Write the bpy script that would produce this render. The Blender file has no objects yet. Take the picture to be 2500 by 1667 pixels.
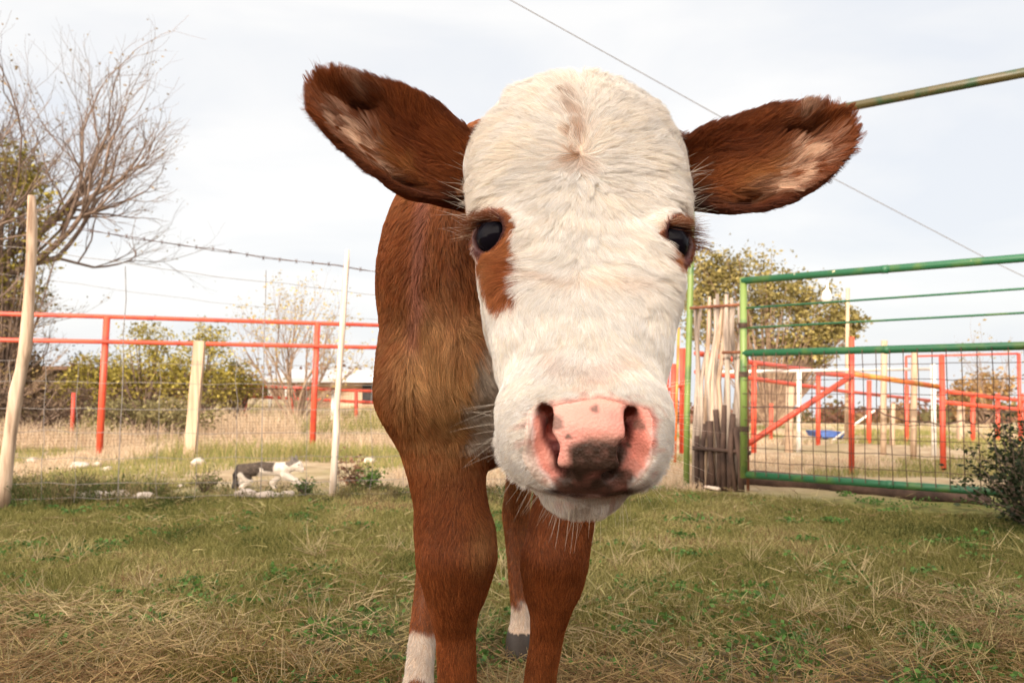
# Calf in a farmyard: one self-contained Blender scene
import bpy, math, random, sys, time
import numpy as np
from mathutils import Vector, Matrix
T0 = time.time()
SC = bpy.context.scene
COL = SC.collection
RNG = np.random.default_rng(7)
random.seed(7)

# ------------------------------------------------------------------ camera, light, exposure
CAM_H, PITCH, FOC = 0.60, math.radians(3.135), 1944.0
cam_data = bpy.data.cameras.new('camera'); cam = bpy.data.objects.new('camera', cam_data); COL.objects.link(cam)
cam.location = (0, 0, CAM_H); cam.rotation_euler = (math.pi/2 + PITCH, 0, 0)
cam_data.sensor_width = 36.0; cam_data.lens = FOC/2500*36; cam_data.clip_start = .02; cam_data.clip_end = 3000
cam_data.dof.use_dof = True; cam_data.dof.focus_distance = .90; cam_data.dof.aperture_fstop = 10.5
SC.camera = cam
SUN_EL, SUN_AZ = math.radians(14.5), math.radians(196)      # low sun behind the photographer, a little to the left
sun_dir = Vector((math.sin(SUN_AZ)*math.cos(SUN_EL), math.cos(SUN_AZ)*math.cos(SUN_EL), math.sin(SUN_EL)))
sl = bpy.data.lights.new('sun', 'SUN'); sl.energy = 4.2; sl.angle = math.radians(.8); sl.color = (1, .87, .72)
so = bpy.data.objects.new('sun', sl); COL.objects.link(so); so.rotation_euler = sun_dir.to_track_quat('Z', 'Y').to_euler()
so.location = (-8, -20, 14)
world = bpy.data.worlds.new('World'); SC.world = world; world.use_nodes = True
def setup_world():
    nt = world.node_tree; n = nt.nodes; l = nt.links; n.clear()
    out = n.new('ShaderNodeOutputWorld'); bg = n.new('ShaderNodeBackground')
    sky = n.new('ShaderNodeTexSky'); sky.sky_type = 'NISHITA'; sky.sun_disc = False
    sky.sun_elevation = SUN_EL; sky.sun_rotation = SUN_AZ; sky.air_density = 1.0; sky.dust_density = 1.5
    tc = n.new('ShaderNodeTexCoord')
    mp = n.new('ShaderNodeMapping'); mp.inputs['Scale'].default_value = (1.0, 1.0, 3.2); mp.inputs['Rotation'].default_value = (0, math.radians(8), 0)
    l.new(tc.outputs['Generated'], mp.inputs['Vector'])
    nz = n.new('ShaderNodeTexNoise'); nz.inputs['Scale'].default_value = 2.1; nz.inputs['Detail'].default_value = 6; nz.inputs['Roughness'].default_value = .5; nz.inputs['Distortion'].default_value = .5
    l.new(mp.outputs[0], nz.inputs['Vector'])
    cr = n.new('ShaderNodeValToRGB'); e = cr.color_ramp.elements
    e[0].position = .36; e[0].color = (7.35, 7.55, 7.95, 1); e[1].position = .60; e[1].color = (8.8, 8.68, 8.55, 1)
    em = cr.color_ramp.elements.new(.47); em.color = (7.95, 8.0, 8.15, 1)
    l.new(nz.outputs['Fac'], cr.inputs['Fac'])
    # thin cloud glows towards the sun (behind the photographer)
    dp = n.new('ShaderNodeVectorMath'); dp.operation = 'DOT_PRODUCT'; l.new(tc.outputs['Generated'], dp.inputs[0]); dp.inputs[1].default_value = sun_dir
    mr = n.new('ShaderNodeMapRange'); mr.inputs['From Min'].default_value = -.05; mr.inputs['From Max'].default_value = 1; mr.inputs['To Min'].default_value = 1; mr.inputs['To Max'].default_value = WORLD_GLOW
    mr.interpolation_type = 'SMOOTHSTEP'; l.new(dp.outputs['Value'], mr.inputs['Value'])
    mu = n.new('ShaderNodeVectorMath'); mu.operation = 'SCALE'; l.new(cr.outputs['Color'], mu.inputs[0]); l.new(mr.outputs[0], mu.inputs['Scale'])
    wm = n.new('ShaderNodeMix'); wm.data_type = 'RGBA'; wm.blend_type = 'MULTIPLY'; wm.inputs['B'].default_value = (1.12, .97, .82, 1); l.new(mu.outputs[0], wm.inputs['A'])
    mf = n.new('ShaderNodeMapRange'); mf.inputs['From Min'].default_value = 0; mf.inputs['From Max'].default_value = .8; l.new(dp.outputs['Value'], mf.inputs['Value']); l.new(mf.outputs[0], wm.inputs['Factor'])
    mx = n.new('ShaderNodeMix'); mx.data_type = 'RGBA'; mx.inputs['Factor'].default_value = .90
    l.new(sky.outputs[0], mx.inputs['A']); l.new(wm.outputs['Result'], mx.inputs['B'])
    l.new(mx.outputs['Result'], bg.inputs['Color']); bg.inputs['Strength'].default_value = .10
    l.new(bg.outputs[0], out.inputs['Surface'])
WORLD_GLOW = 5.0
BARN_ROT, BARN_H = 24.0, 6.65
setup_world()
SC.view_settings.view_transform = 'Standard'; SC.view_settings.look = 'None'; SC.view_settings.gamma = 1; SC.view_settings.use_curve_mapping = False
SC.view_settings.exposure = 0.30
SC.render.engine = 'CYCLES'
SC.cycles.max_bounces = 10; SC.cycles.diffuse_bounces = 5; SC.cycles.transparent_max_bounces = 8; SC.cycles.caustics_reflective = False; SC.cycles.caustics_refractive = False
SC.cycles_curves.shape = 'RIBBONS'; SC.cycles_curves.subdivisions = 2
SC.cycles.use_denoising = True
SC.cycles.filter_width = 1.3

# ------------------------------------------------------------------ helpers
def at(u, v, d):
    """point at forward distance d seen at photograph position (u, v): used only for measuring"""
    X = (u-1250)/FOC; Z = (833.5-v)/FOC
    wy = math.cos(PITCH) - Z*math.sin(PITCH); wz = math.sin(PITCH) + Z*math.cos(PITCH)
    return Vector((X/wy*d, d, CAM_H + wz/wy*d))
def ground_at(u, v):
    Z = (833.5-v)/FOC
    wy = math.cos(PITCH) - Z*math.sin(PITCH); wz = math.sin(PITCH) + Z*math.cos(PITCH)
    d = CAM_H/(-wz/wy); return at(u, v, d)
def tag(o, label=None, cat=None, group=None, kind=None):
    if label: o['label'] = label
    if cat: o['category'] = cat
    if group: o['group'] = group
    if kind: o['kind'] = kind
    return o
def empty(name, loc, label, cat, group=None, rot=(0, 0, 0)):
    o = bpy.data.objects.new(name, None); COL.objects.link(o); o.location = loc; o.rotation_euler = rot; o.empty_display_size = .1
    return tag(o, label, cat, group)
def mesh_np(name, V, F, mat, parent=None, smooth=True, cols=None):
    """V (n,3), F list of faces or (m,k) array; world coordinates; parented keeping place"""
    me = bpy.data.meshes.new(name)
    V = np.asarray(V, dtype=np.float32)
    if isinstance(F, np.ndarray):
        m, k = F.shape
        me.vertices.add(len(V)); me.vertices.foreach_set('co', V.ravel())
        me.loops.add(m*k); me.loops.foreach_set('vertex_index', F.astype(np.int32).ravel())
        me.polygons.add(m); me.polygons.foreach_set('loop_start', np.arange(0, m*k, k, dtype=np.int32)); me.polygons.foreach_set('loop_total', np.full(m, k, dtype=np.int32))
        me.update(calc_edges=True)
    else:
        me.from_pydata([tuple(v) for v in V], [], F)
    if cols is not None:
        a = me.attributes.new('col', 'FLOAT_COLOR', 'POINT'); c = np.ones((len(V), 4), dtype=np.float32); c[:, :3] = cols; a.data.foreach_set('color', c.ravel())
    if smooth: me.polygons.foreach_set('use_smooth', np.ones(len(me.polygons), dtype=bool))
    me.validate(); me.update()
    me.materials.append(mat)
    o = bpy.data.objects.new(name, me); COL.objects.link(o)
    if parent is not None:
        o.parent = parent
        o.matrix_parent_inverse = (Matrix.Translation(parent.location) @ parent.rotation_euler.to_matrix().to_4x4()).inverted()
    return o
class MB:
    """collects shapes into one mesh"""
    def __init__(s): s.V = []; s.F = []; s.n = 0
    def add(s, V, F):
        V = [tuple(v) for v in V]; s.V += V; s.F += [tuple(i+s.n for i in f) for f in F]; s.n += len(V)
    def tube(s, pts, rad, seg=8, cap=True, jit=0, sq=1.0):
        pts = [Vector(p) for p in pts]
        if not hasattr(rad, '__len__'): rad = [rad]*len(pts)
        V = []; F = []; up = None
        for i, p in enumerate(pts):
            t = (pts[min(i+1, len(pts)-1)] - pts[max(i-1, 0)]).normalized()
            if up is None:
                up = Vector((0, 0, 1)) if abs(t.z) < .9 else Vector((1, 0, 0))
            a = t.cross(up).normalized(); b = a.cross(t).normalized(); up = b
            for k in range(seg):
                an = 2*math.pi*(k+.5)/seg; r = rad[i]*(1+random.uniform(-jit, jit))
                V.append(p + a*math.cos(an)*r + b*math.sin(an)*r*sq)
        for i in range(len(pts)-1):
            for k in range(seg):
                k2 = (k+1) % seg; F.append((i*seg+k, i*seg+k2, (i+1)*seg+k2, (i+1)*seg+k))
        if cap:
            F.append(tuple(range(seg-1, -1, -1))); F.append(tuple((len(pts)-1)*seg+k for k in range(seg)))
        s.add(V, F); return s
    def box(s, c, size, R=None, bev=0):
        c = Vector(c); h = Vector(size)/2; R = R or Matrix.Identity(3)
        V = []
        for x in (-1, 1):
            for y in (-1, 1):
                for z in (-1, 1): V.append(c + R @ Vector((x*h.x, y*h.y, z*h.z)))
        s.add(V, [(0, 1, 3, 2), (4, 6, 7, 5), (0, 4, 5, 1), (2, 3, 7, 6), (0, 2, 6, 4), (1, 5, 7, 3)]); return s
    def build(s, name, mat, parent=None, smooth=True):
        return mesh_np(name, s.V, s.F, mat, parent, smooth)
def nodes(name):
    m = bpy.data.materials.new(name); m.use_nodes = True; nt = m.node_tree; nt.nodes.clear()
    out = nt.nodes.new('ShaderNodeOutputMaterial'); return m, nt, out
def N(nt, t, **k):
    n = nt.nodes.new(t)
    for a, b in k.items(): setattr(n, a, b)
    return n
def mat_noise(name, c1, c2, scale=8, rough=.7, c3=None, bump=.0, detail=5, stretch=(1, 1, 1), pos=(.35, .65), spec=.3, fine=None, metallic=0):
    """two or three colours mixed by object-space noise"""
    m, nt, out = nodes(name); L = nt.links
    b = N(nt, 'ShaderNodeBsdfPrincipled'); L.new(b.outputs[0], out.inputs[0])
    tc = N(nt, 'ShaderNodeTexCoord'); mp = N(nt, 'ShaderNodeMapping'); mp.inputs['Scale'].default_value = stretch; L.new(tc.outputs['Object'], mp.inputs[0])
    nz = N(nt, 'ShaderNodeTexNoise'); nz.inputs['Scale'].default_value = scale; nz.inputs['Detail'].default_value = detail; nz.inputs['Roughness'].default_value = .6; L.new(mp.outputs[0], nz.inputs['Vector'])
    cr = N(nt, 'ShaderNodeValToRGB'); e = cr.color_ramp.elements; e[0].position = pos[0]; e[1].position = pos[1]; e[0].color = (*c1, 1); e[1].color = (*c2, 1)
    if c3: q = e.new((pos[0]+pos[1])/2); q.color = (*c3, 1)
    L.new(nz.outputs['Fac'], cr.inputs[0]); L.new(cr.outputs[0], b.inputs['Base Color'])
    b.inputs['Roughness'].default_value = rough; b.inputs['Specular IOR Level'].default_value = spec; b.inputs['Metallic'].default_value = metallic
    if bump:
        bp = N(nt, 'ShaderNodeBump'); bp.inputs['Strength'].default_value = bump; bp.inputs['Distance'].default_value = .01; L.new(nz.outputs['Fac'], bp.inputs['Height']); L.new(bp.outputs[0], b.inputs['Normal'])
    return m
def mat_attr(name, rough=.6, spec=.2, trans=0.0, bump=0, scale=400, hair=False):
    m, nt, out = nodes(name); L = nt.links
    at_ = N(nt, 'ShaderNodeAttribute'); at_.attribute_name = 'col'
    b = N(nt, 'ShaderNodeBsdfPrincipled'); L.new(at_.outputs['Color'], b.inputs['Base Color']); b.inputs['Roughness'].default_value = rough; b.inputs['Specular IOR Level'].default_value = spec
    if bump:
        tc = N(nt, 'ShaderNodeTexCoord'); nz = N(nt, 'ShaderNodeTexVoronoi'); nz.inputs['Scale'].default_value = scale; L.new(tc.outputs['Object'], nz.inputs['Vector'])
        bp = N(nt, 'ShaderNodeBump'); bp.inputs['Strength'].default_value = bump; bp.inputs['Distance'].default_value = .001; L.new(nz.outputs['Distance'], bp.inputs['Height']); L.new(bp.outputs[0], b.inputs['Normal'])
    if trans:
        tr = N(nt, 'ShaderNodeBsdfTranslucent'); L.new(at_.outputs['Color'], tr.inputs[0]); mx = N(nt, 'ShaderNodeMixShader'); mx.inputs[0].default_value = trans
        L.new(b.outputs[0], mx.inputs[1]); L.new(tr.outputs[0], mx.inputs[2]); L.new(mx.outputs[0], out.inputs[0])
    else: L.new(b.outputs[0], out.inputs[0])
    return m
def curves_obj(name, P, rad, cols, mat, parent=None, tip=.15, inst=None):
    """P (n, k, 3) strand points, rad (n,) root radius, cols (n,3)"""
    n, k, _ = P.shape
    hc = bpy.data.hair_curves.new(name); hc.add_curves([k]*n)
    off = np.array(parent.location, dtype=np.float32) if parent is not None else np.zeros(3, dtype=np.float32)
    if parent is None: P = P
    hc.attributes['position'].data.foreach_set('vector', np.ascontiguousarray(P - off, dtype=np.float32).ravel())
    t = np.linspace(0, 1, k)[None, :]; r = rad[:, None]*(1-(1-tip)*t**1.5)
    ra = hc.attributes.get('radius') or hc.attributes.new('radius', 'FLOAT', 'POINT')
    ra.data.foreach_set('value', np.ascontiguousarray(r, dtype=np.float32).ravel())
    c = np.ones((n, 4), dtype=np.float32); c[:, :3] = cols
    a = hc.attributes.new('col', 'FLOAT_COLOR', 'CURVE'); a.data.foreach_set('color', c.ravel())
    hc.materials.append(mat); o = bpy.data.objects.new(name, hc); COL.objects.link(o)
    if parent is not None: o.parent = parent
    return o
def vnoise(P, scale, seed=0):
    """smooth value noise in [-1,1], vectorised"""
    Q = np.asarray(P, dtype=np.float64)*scale + 1000.37 + seed*17.13
    I = np.floor(Q).astype(np.int64); f = Q - I; f = f*f*(3-2*f); out = np.zeros(len(Q))
    for dx in (0, 1):
        for dy in (0, 1):
            for dz in (0, 1):
                h = (I[:, 0]+dx)*374761393 + (I[:, 1]+dy)*668265263 + (I[:, 2]+dz)*2147483647 + seed*974711
                h = (h ^ (h >> 13))*1274126177 & 0x7fffffff; h = (h ^ (h >> 16)) & 0xffffff
                w = (f[:, 0] if dx else 1-f[:, 0])*(f[:, 1] if dy else 1-f[:, 1])*(f[:, 2] if dz else 1-f[:, 2])
                out += w*(h/0xffffff*2-1)
    return out
def smoothstep(a, b, x):
    t = np.clip((x-a)/(b-a), 0, 1); return t*t*(3-2*t)
DQ = 1.0
HEAD_PITCH, HEAD_YAW, HEAD_ROLL = 45.5, -1.4, 2.0
HEAD_O = (.077, .953, .868)
EYE_R0, EYE_OPEN = .0195, .0160
EYE_L = (-.0845, .208, .029); EYE_R = (.0870, .208, .028)
NECK_A = [(.075, .99, .83), (.03, 1.10, .82), (-.01, 1.24, .80)]
# ------------------------------------------------------------------ the calf: one continuous body surface
def dense(st):
    st = np.array(st, dtype=np.float64); s = st[:, 0]; ss = np.linspace(s[0], s[-1], 260); out = [ss]
    for c in range(1, st.shape[1]):
        y = st[:, c]; d = np.gradient(y, s)
        i = np.clip(np.searchsorted(s, ss, side='right')-1, 0, len(s)-2); h = s[i+1]-s[i]; t = (ss-s[i])/h
        # limit slopes
        sec = np.diff(y)/np.diff(s)
        m = np.zeros_like(y); m[1:-1] = np.where(sec[:-1]*sec[1:] > 0, 2*sec[:-1]*sec[1:]/(sec[:-1]+sec[1:]+1e-12), 0); m[0] = sec[0]; m[-1] = sec[-1]
        m[1:-1] = np.where(sec[:-1]*sec[1:] > 0, m[1:-1], 0)
        out.append((2*t**3-3*t**2+1)*y[i] + (t**3-2*t**2+t)*h*m[i] + (-2*t**3+3*t**2)*y[i+1] + (t**3-t**2)*h*m[i+1])
    return np.array(out)
def loft(x, s, f, D):
    """implicit loft: columns s, cx, cf, rx, rfront, rback, n"""
    g = lambda c: np.interp(s, D[0], D[c])
    dx = x-g(1); df = f-g(2); rx = g(3); r = np.where(df > 0, g(4), g(5)); n = g(6)
    k = ((np.abs(dx)/rx)**n + (np.abs(df)/r)**n)**(1/n) + 1e-6
    ln = np.sqrt(dx*dx+df*df)
    lat = np.where(k > .3, ln*(1-1/k), -np.minimum(rx, r)*.7)
    cap = np.maximum(D[0][0]-s, s-D[0][-1])
    return np.where(cap > 0, np.sqrt(cap**2+np.maximum(lat, 0)**2), np.maximum(lat, cap))
def smin(a, b, k): h = np.clip(.5+.5*(b-a)/k, 0, 1); return b*(1-h)+a*h-k*h*(1-h)
def smax(a, b, k): return -smin(-a, -b, k)
def capsule(P, a, b, ra, rb):
    a = np.array(a); b = np.array(b); ab = b-a; t = np.clip(((P-a)@ab)/(ab@ab), 0, 1); return np.linalg.norm(P-a-t[:, None]*ab, axis=1) - (ra+(rb-ra)*t)
def ellipsoid(P, c, M, r):
    q = ((P-np.array(c))@M)/np.array(r); k = np.linalg.norm(q, axis=1)+1e-6; return (k-1)*np.linalg.norm(P-np.array(c), axis=1)/k

# head frame: x right, s down the face, f out of the face
HP, HY, HR = math.radians(HEAD_PITCH), math.radians(HEAD_YAW), math.radians(HEAD_ROLL)
hx = Vector((1, 0, 0)); hs = Vector((0, -math.sin(HP), -math.cos(HP))); hf = Vector((0, -math.cos(HP), math.sin(HP)))
RT = Matrix.Rotation(HY, 3, 'Z') @ Matrix.Rotation(HR, 3, 'Y')
HX, HS, HF = (RT @ hx), (RT @ hs), (RT @ hf)
HM = np.array([HX, HS, HF]).T            # world = H0 + HM @ local
H0 = np.array(HEAD_O)
def to_head(P): return (P-H0)@HM
def from_head(L): return H0 + np.asarray(L)@HM.T
HEADST = dense([  # s, cx, cf, rx, rfront, rback, n
 (-.125, 0, -.02, .035, .018, .03, 2), (-.115, 0, -.02, .070, .044, .05, 2), (-.085, 0, -.02, .091, .078, .08, 2.0), (-.04, 0, -.015, .112, .098, .10, 2.0), (.03, 0, -.01, .124, .101, .11, 2.1),
 (.10, 0, -.01, .116, .092, .12, 2.2), (.15, 0, -.01, .106, .078, .12, 2.3), (.20, 0, -.01, .099, .066, .115, 2.4), (.265, 0, -.01, .089, .058, .100, 2.4), (.32, 0, -.01, .077, .054, .080, 2.3),
 (.37, 0, -.01, .069, .050, .066, 2.3), (.405, 0, -.008, .067, .047, .054, 2.3), (.435, 0, -.005, .060, .045, .046, 2.4), (.458, 0, -.003, .056, .040, .040, 2.4), (.473, 0, -.002, .048, .031, .032, 2.3), (.485, 0, 0, .028, .016, .020, 2.1)])
CHINST = dense([(.345, 0, -.044, .036, .02, .035, 2), (.395, 0, -.048, .041, .022, .022, 2.1), (.437, 0, -.051, .041, .019, .019, 2.2), (.461, 0, -.051, .033, .016, .017, 2.1), (.473, 0, -.052, .018, .008, .008, 2)])
EYES = [dict(c=np.array(EYE_L), side=-1), dict(c=np.array(EYE_R), side=1)]
for E in EYES:
    # outward direction of the eye opening in head space: mostly sideways, a bit forward
    n = np.array((E['side']*(.52 if E['side'] < 0 else .60), .52, .66)); E['n'] = n/np.linalg.norm(n)
    u = np.array((0, 1, 0)) - E['n']*E['n'][1]; u /= np.linalg.norm(u); E['u'] = u; E['w'] = np.cross(E['n'], u)
TRUNK = dense([  # s=y, cx, cz, rx, up, down, n
 (1.10, -.02, .80, .06, .08, .09, 2), (1.13, -.02, .785, .125, .16, .17, 2), (1.19, -.02, .775, .172, .23, .215, 1.75), (1.29, -.018, .77, .192, .26, .23, 1.72), (1.40, -.015, .77, .192, .245, .23, 1.75),
 (1.60, -.01, .79, .19, .20, .25, 2.1), (1.80, -.005, .79, .195, .205, .23, 2.1), (1.95, 0, .80, .17, .20, .20, 2.2), (2.03, 0, .80, .12, .17, .16, 2.1), (2.07, 0, .80, .05, .08, .08, 2)])
def legst(rows): return dense([(z, xc, yc, rx, ryf, ryb, 2.15) for z, xc, yc, rx, ryf, ryb in rows])
FL = legst([(0, -.080, 1.205, .040, .045, .045), (.045, -.080, 1.205, .037, .04, .035), (.07, -.080, 1.215, .030, .03, .03), (.10, -.081, 1.22, .029, .03, .03), (.151, -.082, 1.22, .0285, .03, .034), (.217, -.0845, 1.22, .029, .03, .036), (.254, -.0864, 1.215, .035, .037, .04),
  (.291, -.084, 1.21, .047, .045, .045), (.347, -.083, 1.205, .0600, .053, .05), (.378, -.0855, 1.21, .0605, .05, .05), (.425, -.093, 1.215, .0555, .048, .055), (.50, -.108, 1.225, .062, .055, .065), (.58, -.125, 1.245, .072, .065, .08), (.68, -.13, 1.27, .066, .075, .09), (.80, -.13, 1.30, .055, .075, .09), (.88, -.12, 1.31, .03, .04, .05)])
FR = legst([(0, .038, 1.265, .040, .045, .045), (.045, .038, 1.265, .037, .04, .035), (.07, .039, 1.27, .028, .03, .03), (.10, .041, 1.27, .025, .03, .03), (.132, .043, 1.27, .024, .03, .032), (.201, .053, 1.265, .0245, .03, .034), (.240, .0585, 1.26, .030, .036, .038),
  (.291, .064, 1.255, .0465, .045, .045), (.336, .067, 1.25, .052, .052, .05), (.381, .077, 1.255, .050, .048, .05), (.433, .085, 1.26, .050, .048, .055), (.52, .098, 1.27, .058, .055, .065), (.60, .11, 1.28, .070, .065, .08), (.70, .12, 1.29, .072, .075, .09), (.80, .115, 1.30, .055, .075, .09), (.88, .1, 1.31, .03, .04, .05)])
HL = legst([(0, -.168, 1.41, .038, .045, .04), (.045, -.167, 1.42, .034, .04, .032), (.07, -.166, 1.435, .027, .03, .028), (.10, -.165, 1.455, .024, .028, .028), (.20, -.162, 1.54, .024, .026, .030), (.27, -.157, 1.60, .027, .030, .036), (.33, -.152, 1.69, .034, .040, .045), (.38, -.15, 1.69, .036, .05, .05),
  (.45, -.145, 1.68, .045, .065, .06), (.54, -.135, 1.68, .060, .095, .09), (.64, -.12, 1.75, .068, .13, .13), (.76, -.105, 1.83, .07, .14, .13), (.86, -.09, 1.87, .05, .10, .10), (.93, -.08, 1.88, .03, .05, .05)])
HRr = legst([(0, .022, 1.80, .038, .045, .04), (.045, .022, 1.81, .034, .04, .032), (.07, .022, 1.82, .025, .03, .028), (.10, .020, 1.83, .022, .028, .028), (.18, .013, 1.85, .022, .026, .030), (.24, .010, 1.87, .025, .030, .036), (.30, .010, 1.885, .032, .040, .045), (.35, .014, 1.88, .030, .05, .05),
  (.44, .028, 1.85, .034, .06, .055), (.54, .055, 1.82, .055, .09, .09), (.64, .085, 1.84, .066, .13, .13), (.76, .10, 1.86, .07, .14, .13), (.86, .09, 1.88, .05, .10, .10), (.93, .08, 1.88, .03, .05, .05)])
EAR = []
def ear(root, tip, vup, hw, prof_up, prof_dn, cup, back):
    root = np.array(root); tip = np.array(tip); u = tip-root; L = np.linalg.norm(u); u /= L
    v = np.array(vup)-u*np.dot(vup, u); v /= np.linalg.norm(v); w = np.cross(u, v)
    if w[1] > 0: w = -w          # w points to the viewer side (opening)
    EAR.append(dict(o=root, u=u, v=v, w=w, L=L, up=np.array(prof_up), dn=np.array(prof_dn), cup=cup, back=back))
def ear_coords(E, P):
    q = P-E['o']; return q@E['u'], q@E['v'], q@E['w']
def ear_sheet(E, a, b):
    """w offset of the sheet: a cup, deepest in the middle, closing to a tube at the root, folded rim near the tip"""
    t = a/E['L']; up = np.interp(t, E['up'][:, 0], E['up'][:, 1]); dn = np.interp(t, E['dn'][:, 0], E['dn'][:, 1])
    r = np.where(b > 0, b/np.maximum(up, .004), b/np.maximum(dn, .004))
    cup = E['cup']*np.interp(t, [0, .25, .7, 1], [1.5, 1.15, .75, .3])
    w0 = -cup*(1-np.clip(np.abs(r), 0, 1.2)**2.2)
    w0 = w0 - .016*np.exp(-(((t-.70)/.13)**2+((r-.42)/.20)**2))          # crease beside the upper rim
    w0 = w0 - .022*np.exp(-(((t-.30)/.16)**2+((r+.70)/.16)**2))          # deep pocket at the lower root
    w0 = w0 - E['back']*t*t
    return w0, r, up, dn
def sdf_ear(E, P):
    a, b, c = ear_coords(E, P); t = a/E['L']
    w0, r, up, dn = ear_sheet(E, a, b)
    out2 = np.maximum(b-up, -b-dn)
    out2 = smax(out2, np.maximum(-a-.06, a-E['L']), .02)
    th = np.interp(t, [0, .3, 1], [.011, .0055, .0035])
    return smax(out2, (np.abs(c-w0)*.8-th), .008)
def nostril(L, sd):
    B = [np.array((sd*x_, s_, f_)) for x_, s_, f_ in ((.0375, .452, .032), (.0350, .473, .013), (.0285, .486, -.006))]
    D_ = [np.array((sd*x_, s_, f_)) for x_, s_, f_ in ((.0340, .456, .032), (.0275, .471, .020), (.0170, .484, .003))]
    inn = np.array((-sd*.004, -.034, -.012))
    n1 = smin(capsule(L, B[0], B[1], .0060, .0104), capsule(L, B[1], B[2], .0104, .0088), .006)
    for i in range(3): n1 = smin(n1, capsule(L, D_[i], D_[i]+inn, (.0046, .0060, .0054)[i], .0080), .008)
    n1 = smin(n1, smin(capsule(L, D_[0]+inn*.35, D_[1]+inn*.35, .0055, .006), capsule(L, D_[1]+inn*.35, D_[2]+inn*.35, .006, .0045), .004), .005)
    return n1
def nostril_deep(L, sd):
    D_ = [np.array((sd*x_, s_, f_)) for x_, s_, f_ in ((.0340, .456, .032), (.0275, .471, .020), (.0170, .484, .003))]; inn = np.array((-sd*.004, -.034, -.012))
    return np.minimum(capsule(L, D_[0]+inn*.5, D_[1]+inn*.5, .0065, .0085), capsule(L, D_[1]+inn*.5, D_[2]+inn*.5, .0085, .0070))
def sdf_head(P):
    L = to_head(P); x, s, f = L[:, 0], L[:, 1], L[:, 2]
    h = loft(x, s, f, HEADST)
    # temples and brow ridges above the eyes
    for E in EYES:
        sd = E['side']
        h = smin(h, capsule(L, (sd*.064, .100, .026), E['c']+np.array((sd*(-.002), -.026, .004)), .037, .0150), .03)
        h = smin(h, capsule(L, E['c']+np.array((sd*(-.012), .018, -.004)), (sd*.052, .33, .0), .018, .013), .04)     # cheek bone
        e = np.linalg.norm(L-E['c'], axis=1)
        q = L-E['c']; qu = q@E['u']; qw = q@E['w']; qn = q@E['n']
        h = smin(h, e-(EYE_R0+.0050), .014)                                                # lids
    h = smin(h, ellipsoid(L, (0, .20, -.06), np.eye(3), (.084, .13, .078)), .03)          # jaw
    # muzzle pads and lips
    for sd in (-1, 1): h = smin(h, ellipsoid(L, (sd*.041, .427, -.011), np.eye(3), (.027, .040, .040)), .02)
    h = smin(h, ellipsoid(L, (0, .440, -.008), np.eye(3), (.040, .040, .036)), .015)
    h = smin(h, loft(x, s, f, CHINST), .016)
    # mouth slit, curving up at the sides
    mx = np.abs(x); md = np.sqrt((f+.034-4.5*mx*mx)**2+(np.maximum(s-.50, 0))**2) - .0022
    md = np.maximum(md, .40-s+mx*.2); h = smax(h, -md, .006)
    # nostrils: a slanted comma, wide above and outside, closing inward below
    for sd in (-1, 1):
        n1 = nostril(L, sd)
        h = smax(h, -n1, .007)
    # eye openings
    for E in EYES:
        q = L-E['c']; qu = q@E['u']; qw = q@E['w']; qn = q@E['n']
        op = np.sqrt((qu/1.08)**2+(qw/1.0)**2)-EYE_OPEN-.42*np.clip(qn-.010, 0, .05)
        h = smax(h, -np.maximum(op, .003-qn), .004)
    return h
def sdf_body(P):
    # neck
    PA = NECK_A; nk = smin(capsule(P, PA[0], PA[1], .085, .105), capsule(P, PA[1], PA[2], .105, .165), .05)
    tr = loft(P[:, 0], P[:, 1], P[:, 2], TRUNK)
    sh = smin(capsule(P, (-.135, 1.20, .60), (-.108, 1.27, .90), .064, .050), capsule(P, (.115, 1.22, .60), (.095, 1.27, .90), .068, .055), .02)
    tr = smin(tr, sh, .016)
    tr = smin(tr, capsule(P, (-.015, 1.15, .66), (-.015, 1.30, .56), .085, .09), .05)         # brisket
    d = smin(nk, tr, .06)
    for S, kk in ((FL, .055), (FR, .04), (HL, .028), (HRr, .028)):
        d = smin(d, loft_leg(P, S), kk)
    return d
def sdf(P):
    d = smin(sdf_head(P), sdf_body(P), .035)
    for E in EAR: d = smin(d, sdf_ear(E, P), .016)
    return d
def loft_leg(P, S):
    # legs: station runs along z; front is -y
    return loft(P[:, 0], P[:, 2], -P[:, 1], S)
for S in (FL, FR, HL, HRr): S[2] = -S[2]

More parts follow.
